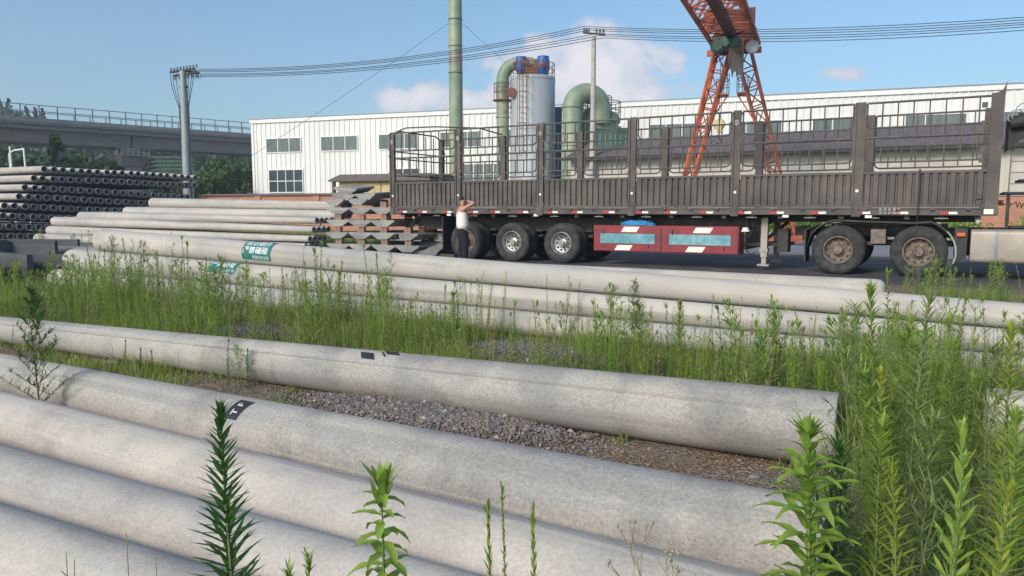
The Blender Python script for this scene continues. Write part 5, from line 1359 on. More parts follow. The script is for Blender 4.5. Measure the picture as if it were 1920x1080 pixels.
sp1 = span(max(VL0, xj - L_sp), xj); sp2 = span(xj, xj + L_sp); sp3 = span(xj + L_sp, VL1)
m = MB(); m.box((VL0, -.55, ztop - .62), (VL1, 6.4, ztop - .42)); m.box((VL0, -.2, ztop - 1.05), (VL1, 6.1, ztop - .62)); m.box((VL0, -.62, ztop - .42), (VL1, -.45, ztop)); m.box((VL0, 6.3, ztop - .42), (VL1, 6.45, ztop)); m.box((VL0, -.45, ztop-.42), (VL1, 6.3, ztop-.1)); m.obj('deck', M['bridge'], br)
m = MB(); x = VL0 + .5
while x < VL1:
    m.prism([(-.5, ztop - .63), (.55, ztop - 1.0), (.62, ztop - 1.0), (.62, ztop - .63)], 0, .25, Matrix.Translation((x, 0, 0)) @ Matrix(((0, 1, 0, 0), (1, 0, 0, 0), (0, 0, 1, 0), (0, 0, 0, 1)))); x += 3.0
m.obj('deck_bracket', M['bridge'], br)
m = MB(); x = VL0; hr = zrail - ztop
while x < VL1: m.box((x - .05, -.56, ztop), (x + .05, -.50, ztop + hr)); m.box((x - .05, 6.36, ztop), (x + .05, 6.42, ztop + hr)); x += 1.62
for f in (1.0, .52):
    m.box((VL0, -.57, ztop + hr*f - .035), (VL1, -.49, ztop + hr*f + .035)); m.box((VL0, 6.35, ztop + hr*f - .035), (VL1, 6.43, ztop + hr*f + .035))
m.obj('parapet_rail', M['grey_metal'], br)
def pier(x, vis=False):
    m = MB(); zc = zgb
    m.prism([(.9, zc - 2.0), (5.0, zc - 2.0), (5.7, zc - .65), (.2, zc - .65)], x - 1.25, x + 1.25, Matrix(((0, 1, 0, 0), (1, 0, 0, 0), (0, 0, 1, 0), (0, 0, 0, 1))))
    m.box((x - 1.05, 1.1, 0), (x + 1.05, 4.8, zc - 2.0)); m.box((x - .8, .8, zc - .65), (x + .8, 5.1, zc - .02)); p_ = m.obj('pier', M['bridge'], br)
    m = MB(); m.box((x - 2.0, -.5, zc - .95), (x + 1.9, .15, zc - .85)); 
    for xx in np.arange(x - 1.9, x + 1.9, .55): m.box((xx - .04, -.48, zc - .85), (xx + .04, -.42, zc - .2)); m.box((xx - .12, -.3, zc - .85), (xx + .12, -.05, zc - .45))
    m.box((x - 2.0, -.49, zc - .24), (x + 1.9, -.43, zc - .18)); m.obj('inspection_platform', M['bridge'], p_)
pier(xj); pier(xj + L_sp)
# small rail ribs on the web
m = MB()
for px_ in (27, 100, 180): 
    x = vsl(px_); m.box((x - .12, .55, zgb + .6), (x + .12, .95, ztop - 1.05))
m.obj('web_rib', M['bridge'], br)
# white pipe frame beside the far pile
f0 = PY(22, 312, 46); f1 = PY(50, 310, 46)
t = thing('white_pipe_frame', 'white pipe frame like a goal post standing behind the far pole pile', 'frame', (f0.x, 46, 0))
z_ = zat(275, 46); wd_ = f1.x - f0.x
m = MB(); m.tube([(.05, 0, 0), (-.04, 0, z_)], .055, 8); m.tube([(wd_ + .05, 0, 0), (wd_ - .12, 0, z_ - .05)], .055, 8); m.tube([(-.02, 0, z_ - .35), (.2, 0, z_ - .22), (wd_ - .15, 0, z_ - .15)], .05, 8); m.tube([(0.0, 0, 1.5), (-.14, 0, z_ - .45), (-.04, 0, z_ - .3)], .03, 6)
m.obj('frame_pipe', M['white_trim'], t, smooth=40); m = MB(); m.lathe([(.0001, .0), (.10, .02), (.1, .18), (.0001, .2)], 10, 'Z', (wd_ - .15, 0, z_ - .05)); m.obj('clamp', M['chassis'], t)
# ------------------------------------------------------------------ hills and wood
def hill_h(x, y):
    # ridge falls from the left; heights in metres
    d = (y - 105) / 70.0
    rise = max(0, min(1, d)); rise = rise * rise * (3 - 2 * rise)
    u = x / max(y, 1)                      # picture-like bearing, only used to shape the ridge line
    top = 15 * math.exp(-((u + 0.75) / .16) ** 2) + 10 * math.exp(-((u + .45) / .42) ** 2) + 2.0
    if u > -.1: top *= max(.0, 1 - (u + .1) * 1.5)
    return rise * top * (y / 190) ** .6 + .8 * math.sin(x * .07) * rise
nx_, ny_ = 110, 40
V, Fq = [], []
for j in range(ny_ + 1):
    y = 95 + j * 6.0
    for i in range(nx_ + 1):
        x = -330 + i * 5.2; V.append((x, y, hill_h(x, y) - .3))
for j in range(ny_):
    for i in range(nx_): a = j*(nx_+1)+i; Fq.append((a, a+1, a+nx_+2, a+nx_+1))
tag(np_obj('hill', V, Fq, M['hill'], smooth=True), kind='structure')

def leaf_cloud(rs, centre, rad, n, size, flat=.9):
    """n leaf quads scattered in ellipsoidal clumps: returns verts, faces arrays"""
    nc = max(5, n // 45)
    cc = rs.normal(size=(nc, 3)); cc /= np.linalg.norm(cc, axis=1)[:, None]; cc *= (rs.uniform(.35, .95, (nc, 1)))
    cc = cc * np.array(rad) * .8
    idx = rs.integers(0, nc, n); P = cc[idx] + rs.normal(size=(n, 3)) * np.array(rad) * .19
    P = P + np.array(centre)
    a = rs.normal(size=(n, 3)); a /= np.linalg.norm(a, axis=1)[:, None]
    b = rs.normal(size=(n, 3)); b -= a * (a * b).sum(1)[:, None]; b /= np.linalg.norm(b, axis=1)[:, None]
    s = size * rs.uniform(.6, 1.4, (n, 1)); a *= s; b *= s * .7
    V = np.stack([P - a - b * .4, P + a * .1 - b, P + a + b * .3, P - a * .1 + b], 1).reshape(-1, 3)
    return V
rs = np.random.default_rng(5)
VV = []
# far wood: one mass
cnt_ = 0
for _ in range(5200):
    y = rs.uniform(104, 235); x = rs.uniform(-1.02 * y, .02 * y)
    if rs.uniform() > .75 and y > 190: continue
    h = rs.uniform(3.2, 5.6) * (1 if y > 120 else .8); r = h * .42
    z = hill_h(x, y)
    if -.62 < x / y < -.36 and 118 < y < 150 and rs.uniform() < .8: continue     # cleared terraces
    VV.append(leaf_cloud(rs, (x, y, z + h * .55), (r, r, h * .5), 46, .62)); cnt_ += 1
V = np.concatenate(VV); Fq = np.arange(len(V)).reshape(-1, 4)
o = np_obj('far_wood', V, Fq, [M['tree_leaf'], M['tree_leaf2']], mi=(rs.integers(0, 10, len(VV))[np.repeat(np.arange(len(VV)), 46)] > 7).astype(np.int32))
tag(o, 'dense green wood covering the hillside beyond the viaduct', 'wood', kind='stuff')
# trees one can tell apart
def tree(P, h, r, label, kind='round', m='tree_leaf', grp='trees around the viaduct', n=900, size=.22):
    t = thing('pine_tree' if kind == 'pine' else 'broadleaf_tree', label, 'tree', P, 0, grp)
    rr_ = np.random.default_rng(int(abs(P[0]) * 10 + h * 7)); tk = MB(); lean = rr_.uniform(-.3, .3, 2)
    pts = [(lean[0] * u * u, lean[1] * u * u, h * u * (.95 if kind == 'pine' else .7)) for u in (0, .3, .6, 1)]
    tk.tube(pts, [h * .022, h * .018, h * .012, h * .004], 7)
    crown = []
    if kind == 'pine':
        for k in range(16):
            u = .22 + .76 * k / 16; rad = r * (1 - u) * 1.25 + .12
            for a in rr_.uniform(0, 6.28, 4):
                tip = Vector((math.cos(a) * rad, math.sin(a) * rad, h * u - .06 * rad)); tk.tube([(0, 0, h * u), tip], [.03, .01], 4)
                crown.append(leaf_cloud(rr_, tuple(tip * .7 + Vector((0, 0, h * u * .3))), (rad * .34, rad * .34, .13 * h / 8 + .12), n // 50, size * .8))
    else:
        for k in range(9):
            a = rr_.uniform(0, 6.28); u = rr_.uniform(.35, .68); q = Vector((math.cos(a) * r * .6, math.sin(a) * r * .6, h * (u + .22)))
            tk.tube([(0, 0, h * u), q * .6 + Vector((0, 0, h * u * .4)), q], [h * .01, h * .007, .01], 5)
            crown.append(leaf_cloud(rr_, tuple(q), (r * .5, r * .5, h * .17), n // 12, size))
        crown.append(leaf_cloud(rr_, (0, 0, h * .66), (r, r, h * .36), n // 4, size))
    tk.obj('trunk', M['bark'], t, smooth=60)
    C = np.concatenate(crown); np_obj('crown', C, np.arange(len(C)).reshape(-1, 4), M[m], parent=t)
    return t
def gp(px, Y): return Vector(((px - 960) / FPX * Y * _cp, Y, 0))
tree(gp(112, 58), zat(247, 58), 2.3, 'dark tree with a ragged spire rising in front of the viaduct girder', 'pine', n=1500)
tree(gp(90, 62), zat(292, 62), 2.8, 'rounded bushy tree left of the spired tree under the viaduct', n=1300)
tree(gp(142, 60), zat(284, 60), 2.4, 'lighter bushy tree right of the spired tree under the viaduct', m='tree_leaf2', n=1200)
tree(gp(20, 66), zat(286, 66), 3.0, 'dark bushy tree behind the white pipe frame', n=1200)
tree(gp(182, 64), zat(296, 64), 2.4, 'dark bushy tree left of the viaduct pier', n=1100)
tree(gp(382, 62), zat(318, 62), 2.4, 'green tree just right of the steel power pole', m='tree_leaf2', n=1300)
tree(gp(420, 66), zat(296, 66), 3.0, 'broad green tree between the steel pole and the white warehouse', m='tree_leaf2', n=1500)
tree(gp(460, 70), zat(303, 70), 3.0, 'dark green tree touching the corner of the white warehouse', n=1300)
tree(gp(338, 70), zat(322, 70), 2.4, 'low dark tree left of the steel power pole', n=1000)
tree(gp(-30, 70), zat(280, 70), 3.2, 'dark tree cut by the left edge below the viaduct', n=900)
# conifers on the ridge
for i, (px, py) in enumerate(((62, 196), (78, 198), (91, 200), (12, 182), (30, 181))):
    Y = 178.0; P = gp(px, Y); zb = hill_h(P.x, Y); tp = zat(py, Y)
    tree(Vector((P.x, Y, zb - .5)), max(4.5, tp - zb + .5), 1.7, f'small dark conifer on the ridge above the viaduct rail, {ORD[i]} of the named five', 'pine', grp='conifers on the ridge', n=1500, size=.26)

# terraces: lighter ground bands on the hill right of the pier
tr_ = MB()
for k in range(5):
    y = 122 + 5 * k; zz = zat(322 - 7.5 * k, y)
    vs = []
    for i in range(13):
        px = 285 + 6.2 * i; X = (px - 960) / FPX * y; w = .25 * math.sin(i * 1.1 + k)
        vs += [(X, y + w, max(zz, .3) - .5), (X, y + w + 3.5, max(zz, .3) + .2)]
    tr_.add(vs, [(2*i, 2*i+2, 2*i+3, 2*i+1) for i in range(12)])
tag(tr_.obj('field_terrace', mat('terrace_green', (.035, .075, .03), .95, .3, .6), fixn=False), kind='structure')

# ------------------------------------------------------------------ weeds
def strip_leaf(out, base, d, up, L, w, droop, nseg=3, fold=.0):
    """a narrow leaf as a strip of quads; out = [verts, faces]"""
    V, Fc = out; b = len(V)
    side = d.cross(up).normalized(); p = Vector(base); dirv = Vector(d); wide = w > .011
    for i in range(nseg + 1):
        u = i / nseg; ww = w * (math.sin(math.pi * min(1, .12 + u * .9)) ** .8) * .5
        if i == nseg: ww = w * .03
        up_ = side.cross(dirv).normalized()
        if wide:
            rip = .10 * w * math.sin(i * 2.4 + b); V.append(p + side * ww + up_ * (ww * .45 + rip)); V.append(p); V.append(p - side * ww + up_ * (ww * .45 - rip))
        else: V.append(p + side * ww); V.append(p - side * ww)
        dirv = (dirv - Vector((0, 0, droop / nseg))).normalized(); p = p + dirv * (L / nseg)
    if wide:
        for i in range(nseg):
            q = b + 3 * i; Fc.append((q, q+1, q+4, q+3)); Fc.append((q+1, q+2, q+5, q+4))
    else:
        for i in range(nseg): Fc.append((b+2*i, b+2*i+1, b+2*i+3, b+2*i+2))
def horseweed(h, leaf_L, leaf_w, n, r, lean=.06, droop=.5, taper='spire', angle=.75, nseg=3, top_tuft=0, seed=0, start=.08):
    R = random.Random(seed); V, Fc = [], []; mi = []
    lx, ly = R.uniform(-lean, lean), R.uniform(-lean, lean)
    wob = [R.uniform(-.012, .012) for _ in range(4)]
    def at(u): return Vector((lx * u * u * h + wob[0] * math.sin(u * 5 + wob[1] * 99) * h, ly * u * u * h + wob[2] * math.sin(u * 4) * h, u * h))
    st = MB(); st.tube([at(q / 8) for q in range(9)], [r * (1 - .75 * q / 8) for q in range(9)], 6)
    out = [V, Fc]; ga = 0
    for i in range(n):
        u = start + (1 - start) * (i / n) ** .9
        ga += 2.4 + R.uniform(-.2, .2)
        if taper == 'spire': s = (1.05 - u) ** .6 * (.55 + .45 * min(1, u * 5))
        elif taper == 'even': s = 1.0 if u < .8 else (1.02 - u) / .22 * .75 + .25
        else: s = .5 + .5 * math.sin(math.pi * min(1, u * 1.05))
        el = angle * (1 if u < .85 else 1 + (u - .85) * 4); el = min(el, 1.45) + R.uniform(-.12, .12)
        d = Vector((math.cos(ga) * math.cos(el), math.sin(ga) * math.cos(el), math.sin(el)))
        strip_leaf(out, at(u), d, Vector((0, 0, 1)), leaf_L * s * R.uniform(.8, 1.15), leaf_w * (.5 + .5 * s), droop * R.uniform(.4, 1.4), nseg)
    for i in range(top_tuft):
        a = R.uniform(0, 6.28); el = R.uniform(.8, 1.5); d = Vector((math.cos(a)*math.cos(el), math.sin(a)*math.cos(el), math.sin(el)))
        strip_leaf(out, at(1 - R.uniform(0, .03)), d, Vector((0, 0, 1)), leaf_L * R.uniform(.3, .55), leaf_w * .6, .2, nseg)
    return st, V, Fc
def branchy(h, seed, nb=9, leaf=.03, fine=.004, r=.004, spread=.5, nseg=2, dens=26, start=.25):
    """feathery weed: side branches set with thread leaves"""
    R = random.Random(seed); V, Fc = [], []; out = [V, Fc]; st = MB()
    st.tube([(R.uniform(-.01, .01) * q, R.uniform(-.01, .01) * q, h * q / 6) for q in range(7)], [r * (1 - .12 * q) for q in range(7)], 6)
    ga = R.uniform(0, 6)
    for k in range(nb):
        u = start + (1 - start) * k / nb; ga += 2.4; L = h * spread * (1.05 - u) * R.uniform(.7, 1.2) + .02
        el = .55 + .5 * u; d = Vector((math.cos(ga)*math.cos(el), math.sin(ga)*math.cos(el), math.sin(el)))
        P = Vector((0, 0, h * u)); pts = [P + d * (L * q / 4) + Vector((0, 0, .06 * L * q * q / 16)) for q in range(5)]
        st.tube(pts, [r * .5, r * .4, r * .35, r * .25, r * .15], 4)
        for i in range(dens):
            v = R.uniform(.08, 1); a = R.uniform(0, 6.28)
            dd = (d * .6 + Vector((math.cos(a), math.sin(a), R.uniform(-.2, .7))) * .8).normalized()
            strip_leaf(out, P + d * (L * v), dd, Vector((0.1, 0.2, 1)), leaf * R.uniform(.5, 1.2) * (1.1 - .5 * v), fine, .4, nseg)
    return st, V, Fc
def dry_flower(h, seed):
    R = random.Random(seed); st = MB(); heads = MB()
    def rec(P, d, L, r, dep):
        Q = P + d * L; mid = P.lerp(Q, .5) + Vector((R.uniform(-.01, .01), R.uniform(-.01, .01), 0)) * L * 3
        st.tube([P, mid, Q], [r, r * .8, r * .6], 4)
        if dep == 0:
            heads.lathe([(.0001, -.0008), (.0011, 0), (.0016, .0012), (.0017, .0022), (.0008, .003)], 7, 'Z', tuple(Q)); return
        for _ in range(R.choice((2, 3))):
            a = R.uniform(0, 6.28); dd = (d + Vector((math.cos(a), math.sin(a), .2)) * .38).normalized(); rec(Q, dd, L * R.uniform(.6, .9), r * .7, dep - 1)
    rec(Vector((0, 0, h - .16)), Vector((.05, 0, 1)).normalized(), .05, .0011, 3)
    st.tube([(0, 0, 0), (.01, 0, h * .5), (0, 0, h - .16)], [.0018, .0015, .0012], 5)
    return st, heads
def weed_obj(P, gen, name, label, grp, leafm, stemm='stem', parts=True, cat='weed', rz=0, scale=1.0):
    st, V, Fc = gen
    if parts:
        t = thing(name, label, cat, P, rz, grp); t.scale = (scale,) * 3
        st.obj('stem', M[stemm], t, smooth=60); np_obj('leaves', [tuple(v) for v in V], Fc, M[leafm], parent=t); return t
# ---- small shared weeds for the belts: one mesh each
WM = []
def joined(gen, leafm, stemm):
    st, V, Fc = gen; mb = MB(); mb.v = list(st.v); mb.f = list(st.f); mb.m = [0] * len(st.f)
    b = len(mb.v); mb.v += [tuple(v) for v in V]; mb.f += [tuple(b + i for i in f) for f in Fc]; mb.m += [1] * len(Fc)
    return mb.mesh('weed', [M[stemm], M[leafm]], smooth=False, fixn=False)
for i in range(6): WM.append(('slender', joined(horseweed(.78, .075, .0085, 95, .0042, .10, .35, 'mid', 1.0, 2, 10, 100 + i), ('leaf', 'leaf_dusty', 'leaf')[i % 3], 'stem')))
for i in range(4): WM.append(('spiky', joined(horseweed(.70, .11, .013, 85, .0045, .08, .7, 'spire', .75, 3, 14, 200 + i), ('leaf', 'leaf_fresh')[i % 2], 'stem')))
for i in range(4): WM.append(('feathery', joined(branchy(.66, 300 + i, 16, .055, .005, .0038, .34, 2, 14, .18), ('leaf_dusty', 'leaf')[i % 2], 'stem')))
for i in range(3): WM.append(('dry', joined(horseweed(.72, .04, .006, 42, .0036, .12, .3, 'mid', 1.15, 2, 8, 400 + i, .3), 'dry', 'stem_red')))
for i in range(3): WM.append(('bushy', joined(branchy(.42, 500 + i, 18, .07, .009, .0035, .6, 2, 12, .05), ('leaf', 'leaf_fresh', 'leaf')[i], 'stem')))
WLAB = {'slender': 'slender green weed stalk', 'spiky': 'leafy drooping green weed', 'feathery': 'feathery dusty green weed', 'dry': 'thin half dried weed stalk', 'bushy': 'low bushy green weed'}
rw = random.Random(21)
def scatter(n, fa, fb, zone, kinds, hmin, hmax, avoid=None, grp=None, zfun=None):
    k = 0; tries = 0
    while k < n and tries < n * 30:
        tries += 1
        a = rw.uniform(*fa); b = rw.uniform(*fb(a) if callable(fb) else fb)
        P = E_DIR * a + M_DIR * b
        if avoid and avoid(P, a, b): continue
        kd = rw.choice(kinds); kk, me = rw.choice([w for w in WM if w[0] == kd])
        o = bpy.data.objects.new('weed', me); link(o); o.location = P
        h = rw.uniform(hmin, hmax); s = h / {'slender': .78, 'spiky': .70, 'feathery': .66, 'dry': .72, 'bushy': .42}[kk]
        s2 = min(s, 1.25) * rw.uniform(.9, 1.15); o.scale = (s2, s2, s); o.rotation_euler = (rw.uniform(-.09, .09), rw.uniform(-.09, .09), rw.uniform(0, 6.28))
        tag(o, f'{WLAB[kk]} {zone}', 'weed', f'{WLAB[kk]}s {zone}'); k += 1
def pxof(P, z=0.0):
    d = P.y * _cp + (CAMH - z) * _sp; return 960 + FPX * P.x / d
# where A's axis and F's front run, in (a, b) coordinates
def line_b(P0, P1):
    a0, b0 = P0.dot(E_DIR), P0.dot(M_DIR); a1, b1 = P1.dot(E_DIR), P1.dot(M_DIR)
    return lambda a: b0 + (b1 - b0) * (a - a0) / (a1 - a0)
Ab_ = line_b(A0, A1); Fb_ = line_b(FL, FR); Bb_ = line_b(B0, B1); Cb_ = line_b(C0, C1)
bare = [(560 - 60, 630, 60), (980, 668, 110), (455, 626, 50)]
def av_belt(P, a, b):
    px = pxof(P)
    if px < -60 or px > 2000: return True
    # bare gravel patches
    for (bx, by, bwid) in bare:
        Q = G(bx, by, 0)
        if abs(px - bx) < bwid and abs(P.y - Q.y) < .75: return True
    return False
ZB = 'in the belt between the taped pole and the pile'
scatter(120, (-12, 3.2), lambda a: (Ab_(a) + .45, Fb_(a) - .35), ZB, ['slender', 'slender', 'spiky', 'feathery', 'dry', 'bushy', 'bushy'], .38, .78, av_belt)
def av_left(P, a, b): px = pxof(P); return not (-40 < px < 740) or rw.random() < .12 or (px < 135 and (b > 5.2 or rw.random() < .6))
scatter(75, (-15.5, -4.2), lambda a: (Ab_(a) + .5, Fb_(a) - .3), ZB, ['slender', 'slender', 'feathery', 'spiky', 'dry', 'bushy'], .5, 1.02, av_left)
ZR = 'in the tall clump at the right beyond the pole ends'
def av_right(P, a, b):
    px = pxof(P); return not (1560 < px < 2000) or (px > 1810 and b < 5.3)
scatter(20, (-2, 3), lambda a: (4.2, 6.9), ZR, ['slender', 'spiky', 'feathery', 'feathery', 'bushy'], .5, 1.0, av_right)
# around and beyond the right ends of the pile, near the truck
ZT = 'on the dirt between the pile and the truck'
def av_t(P, a, b): px = pxof(P); return not (1690 < px < 2000)
scatter(40, (-3, 3.5), lambda a: (8.9, 11.5), ZT, ['slender', 'spiky', 'bushy', 'feathery', 'dry'], .4, .85, av_t)
ZL = 'behind the dark channels at the left'
def av_l(P, a, b): px = pxof(P); return not (-30 < px < 200)
scatter(36, (-24, -11), lambda a: (9.3, 12.5), ZL, ['slender', 'dry', 'bushy', 'spiky'], .35, .8, av_l)
ZG = 'growing up in front of the middle pile'
def av_g(P, a, b): px = pxof(P); return not (80 < px < 620)
scatter(18, (-17, -9), lambda a: (8.2, 9.3), ZG, ['dry', 'slender', 'dry'], .6, .95, av_g)
# sparse ones between the taped pole and the lettered pole
ZC = 'in the gap before the taped pole'
def av_c(P, a, b): px = pxof(P); return not (-40 < px < 520)
scatter(16, (-9.5, -2.6), lambda a: (Bb_(a) + .3, Ab_(a) - .22), ZC, ['slender', 'dry', 'bushy', 'feathery'], .16, .36, av_c)
# bushes far behind the truck
rsb = np.random.default_rng(12)
for i in range(26):
    a = -9.5 + i * .62 + rsb.uniform(-.3, .3); P = E_DIR * a + M_DIR * rsb.uniform(35.5, 37.3) 
    h = rsb.uniform(.95, 1.45); C = leaf_cloud(rsb, (0, 0, h * .5), (.85, .6, h * .5), 520, .06)
    o = np_obj('bush', C, np.arange(len(C)).reshape(-1, 4), M[('leaf', 'leaf_fresh')[i % 2]]); o.location = P
    tag(o, 'green bush in the hedge like row seen under the trailer', 'bush', 'green bushes seen under the trailer')

# ---- grass: blades over the belts
def blades(n, fa, fb, hmin, hmax, keep=None, seed=1, w=.005):
    r = np.random.default_rng(seed); out = []; k = 0
    A_ = r.uniform(fa[0], fa[1], n * 3); T = r.uniform(0, 1, n * 3)
    sel = []
    for a, t in zip(A_, T):
        lo, hi = fb(a); b = lo + (hi - lo) * t; P = E_DIR * a + M_DIR * b
        if keep is None or keep(P, a, b): sel.append((P.x, P.y))
        if len(sel) >= n: break
    P = np.array(sel); n = len(P)
    h = r.uniform(hmin, hmax, n) * (.55 + .75 * (np.sin(P[:, 0] * 2.1 + 3 * np.sin(P[:, 1] * 1.3)) * .5 + .5))
    az = r.uniform(0, 2 * np.pi, n); ln = r.uniform(.05, .5, n); fz = r.uniform(0, 2*np.pi, n)
    d = np.stack([np.cos(az), np.sin(az)], 1); s = np.stack([np.cos(fz), np.sin(fz)], 1) * (w * r.uniform(.6, 1.6, n))[:, None]
    def pt(u, ww): 
        xy = P + d * (ln * h * u * u)[:, None]; z = h * u * (1 - .15 * ln * u)
        return np.concatenate([xy + s * ww, z[:, None]], 1), np.concatenate([xy - s * ww, z[:, None]], 1)
    a0, a1 = pt(0, 1); b0, b1 = pt(.55, .85); c0, c1 = pt(1, .08)
    V = np.stack([a0, a1, b0, b1, c0, c1], 1).reshape(-1, 3); i = np.arange(n) * 6
    Fq = np.concatenate([np.stack([i, i+1, i+3, i+2], 1), np.stack([i+2, i+3, i+5, i+4], 1)])
    return V, Fq
def grass(name_label, *a, **k):
    m = k.pop('m', 'grass'); V, Fq = blades(*a, **k)
    return tag(np_obj('grass', V, Fq, M[m]), name_label, 'grass', kind='stuff')
def pack(gen_leaves, h, r):
    V = [tuple(v) for v in gen_leaves[0]]; F_ = list(gen_leaves[1]); b = len(V)
    for q in range(5):
        for k in range(3): a = 2.094 * k; V.append((r * (1 - .15*q) * math.cos(a), r * (1 - .15*q) * math.sin(a), h * q / 4))
    for q in range(4):
        for k in range(3): l = (k + 1) % 3; F_.append((b+3*q+k, b+3*q+l, b+3*q+3+l, b+3*q+3+k))
    return np.array(V), np.array([f for f in F_ if len(f) == 4])
UV = []
for i in range(6): _, V, Fc = horseweed(.5, .05, .007, 60, .003, .02, .4, 'mid', .95, 1, 8, 900 + i, .05); UV.append(pack((V, Fc), .5, .003))
for i in range(5): _, V, Fc = horseweed(.45, .085, .010, 46, .003, .02, .8, 'spire', .7, 2, 10, 920 + i, .05); UV.append(pack((V, Fc), .45, .003))
for i in range(5): _, V, Fc = branchy(.4, 940 + i, 9, .05, .006, .003, .45, 1, 12, .1); UV.append(pack((V, Fc), .4, .003))
def undergrowth(label, n, fa, fb, keep, smin, smax, seed, mats):
    r = np.random.default_rng(seed); Vs, Fs, Mi, b, k, tries = [], [], [], 0, 0, 0
    while k < n and tries < n * 20:
        tries += 1
        a = r.uniform(*fa); lo, hi = fb(a); bb = r.uniform(lo, hi); P = E_DIR * a + M_DIR * bb
        if not keep(P, a, bb): continue
        V, F_ = UV[r.integers(len(UV))]; s = r.uniform(smin, smax) * (.75 + .5 * (math.sin(P.x * 1.7 + 2 * math.sin(P.y * 1.1)) * .5 + .5)); az = r.uniform(0, 6.28); c, s_ = math.cos(az), math.sin(az)
        lx, ly = r.uniform(-.12, .12, 2)
        W = np.stack([(V[:, 0]*c - V[:, 1]*s_) * s + lx * V[:, 2] * s + P.x, (V[:, 0]*s_ + V[:, 1]*c) * s + ly * V[:, 2] * s + P.y, V[:, 2] * s], 1)
        Vs.append(W); Fs.append(F_ + b); Mi.append(np.full(len(F_), r.integers(len(mats)))); b += len(W); k += 1
    return tag(np_obj('undergrowth', np.concatenate(Vs), np.concatenate(Fs), [M[m] for m in mats], mi=np.concatenate(Mi)), label, 'undergrowth', kind='stuff')
def keep_belt(P, a, b):
    px = pxof(P)
    if px < 125 and b > 5.5: return False
    if px < -120 or px > 2050: return False
    for (bx, by, bwid) in bare:
        Q = G(bx, by, 0)
        if ((px - bx) / bwid) ** 2 + ((P.y - Q.y) / .8) ** 2 < 1: return False
    t = b - Ab_(a)
    return t > .3 + .25 * math.sin(a * 2.2)
grass('thick green grass of the weed belt between the taped pole and the pile', 21000, (-15.5, 5), lambda a: (Ab_(a) + .1, Fb_(a) - .16), 0.05, .24, keep=keep_belt, seed=3, w=.0036)
undergrowth('dense mixed green weeds filling the belt between the taped pole and the pile', 2000, (-15.5, 5), lambda a: (Ab_(a) + .15, Fb_(a) - .2), keep_belt, .40, 1.25, 31, ['leaf', 'leaf_fresh', 'leaf', 'leaf_fresh', 'leaf_dark', 'leaf', 'leaf_fresh', 'leaf_yellow', 'dry'])
undergrowth('dense feathery weeds in the clump at the right edge', 250, (-2, 3), lambda a: (3.4, 6.7), lambda P, a, b: (1580 < pxof(P) < 1800 and b > 3.9) or (1560 < pxof(P) < 2000 and b > 5.3), .6, 1.45, 32, ['leaf', 'leaf_dusty', 'leaf_fresh', 'leaf'])
undergrowth('green weeds on the dirt strip between the pile and the truck', 260, (-3, 3.5), lambda a: (7.7, 10.6), lambda P, a, b: 1690 < pxof(P) < 2000 and math.sin(P.x * 2.3) + math.sin(P.y * 3.1) > -.4, .5, 1.2, 33, ['leaf', 'leaf_fresh', 'leaf_dark'])
undergrowth('green weeds around the dark channels', 420, (-25, -11), lambda a: (5.0, 11.3), lambda P, a, b: -60 < pxof(P) < 215 and (b > 9 or pxof(P) > 125), .4, 1.0, 34, ['leaf', 'leaf_dusty', 'leaf_dark'])
grass('short grass and creeping weeds around the dark channels at the left', 16000, (-25, -11), lambda a: (4.8, 11.5), .08, .26, keep=lambda P, a, b: -60 < pxof(P) < 215, seed=4, w=.006)
grass('grass on the dirt strip between the pile and the truck', 14000, (-3, 3.5), lambda a: (7.6, 11.5 + .6 * math.sin(a * 3)), .08, .34, keep=lambda P, a, b: pxof(P) > 1680 and math.sin(P.x * 2.3) + math.sin(P.y * 3.1) > -.3, seed=5, w=.0055)
grass('grass at the foot of the tall weeds at the right edge', 13000, (-1.5, 3), lambda a: (2.0, 6.6), .06, .3, keep=lambda P, a, b: pxof(P) > 1540 and (b > 4.3 or math.sin(P.x * 5.3 + 1) * math.sin(P.y * 6.1) > .25), seed=6, w=.004)
grass('small tufts along the shaded side of the taped pole', 5000, (-10, 1.2), lambda a: (Bb_(a) + .25, Ab_(a) + .1), .03, .13, keep=lambda P, a, b: (pxof(P) < 560 and math.sin(P.x * 4) + math.sin(P.y * 5 + 1) > -.2) or (b > Ab_(a) - .22 and math.sin(a * 7) > .9), seed=7, w=.0035)
grass('grass along the foot of the far wall and shed', 9000, (-40, -12), lambda a: (20, 34), .15, .5, keep=lambda P, a, b: 380 < pxof(P) < 740, seed=8, w=.012)

# ---- gravel: real stones in mounds and scattered
def stones(n, sampler, smin, smax, seed):
    r = np.random.default_rng(seed); base = np.array([(1, 0, 0), (0, 1, 0), (-1, 0, 0), (0, -1, 0), (0, 0, 1), (0, 0, -1)], float)
    tri = np.array([(0, 1, 4), (1, 2, 4), (2, 3, 4), (3, 0, 4), (1, 0, 5), (2, 1, 5), (3, 2, 5), (0, 3, 5)])
    P = np.array([sampler(r) for _ in range(n)]); s = r.uniform(smin, smax, n) * (1 + (r.uniform(0, 1, n) > .96) * 1.2)
    V = base[None] * (1 + r.uniform(-.35, .35, (n, 6, 1))) * np.stack([s, s * r.uniform(.6, 1, n), s * r.uniform(.45, .8, n)], 1)[:, None, :]
    az = r.uniform(0, 6.28, n); c, s_ = np.cos(az)[:, None], np.sin(az)[:, None]
    x, y = V[:, :, 0] * c - V[:, :, 1] * s_, V[:, :, 0] * s_ + V[:, :, 1] * c
    V = np.stack([x, y, V[:, :, 2]], 2) + P[:, None, :]
    return V.reshape(-1, 3), (tri[None] + (np.arange(n) * 6)[:, None, None]).reshape(-1, 3)
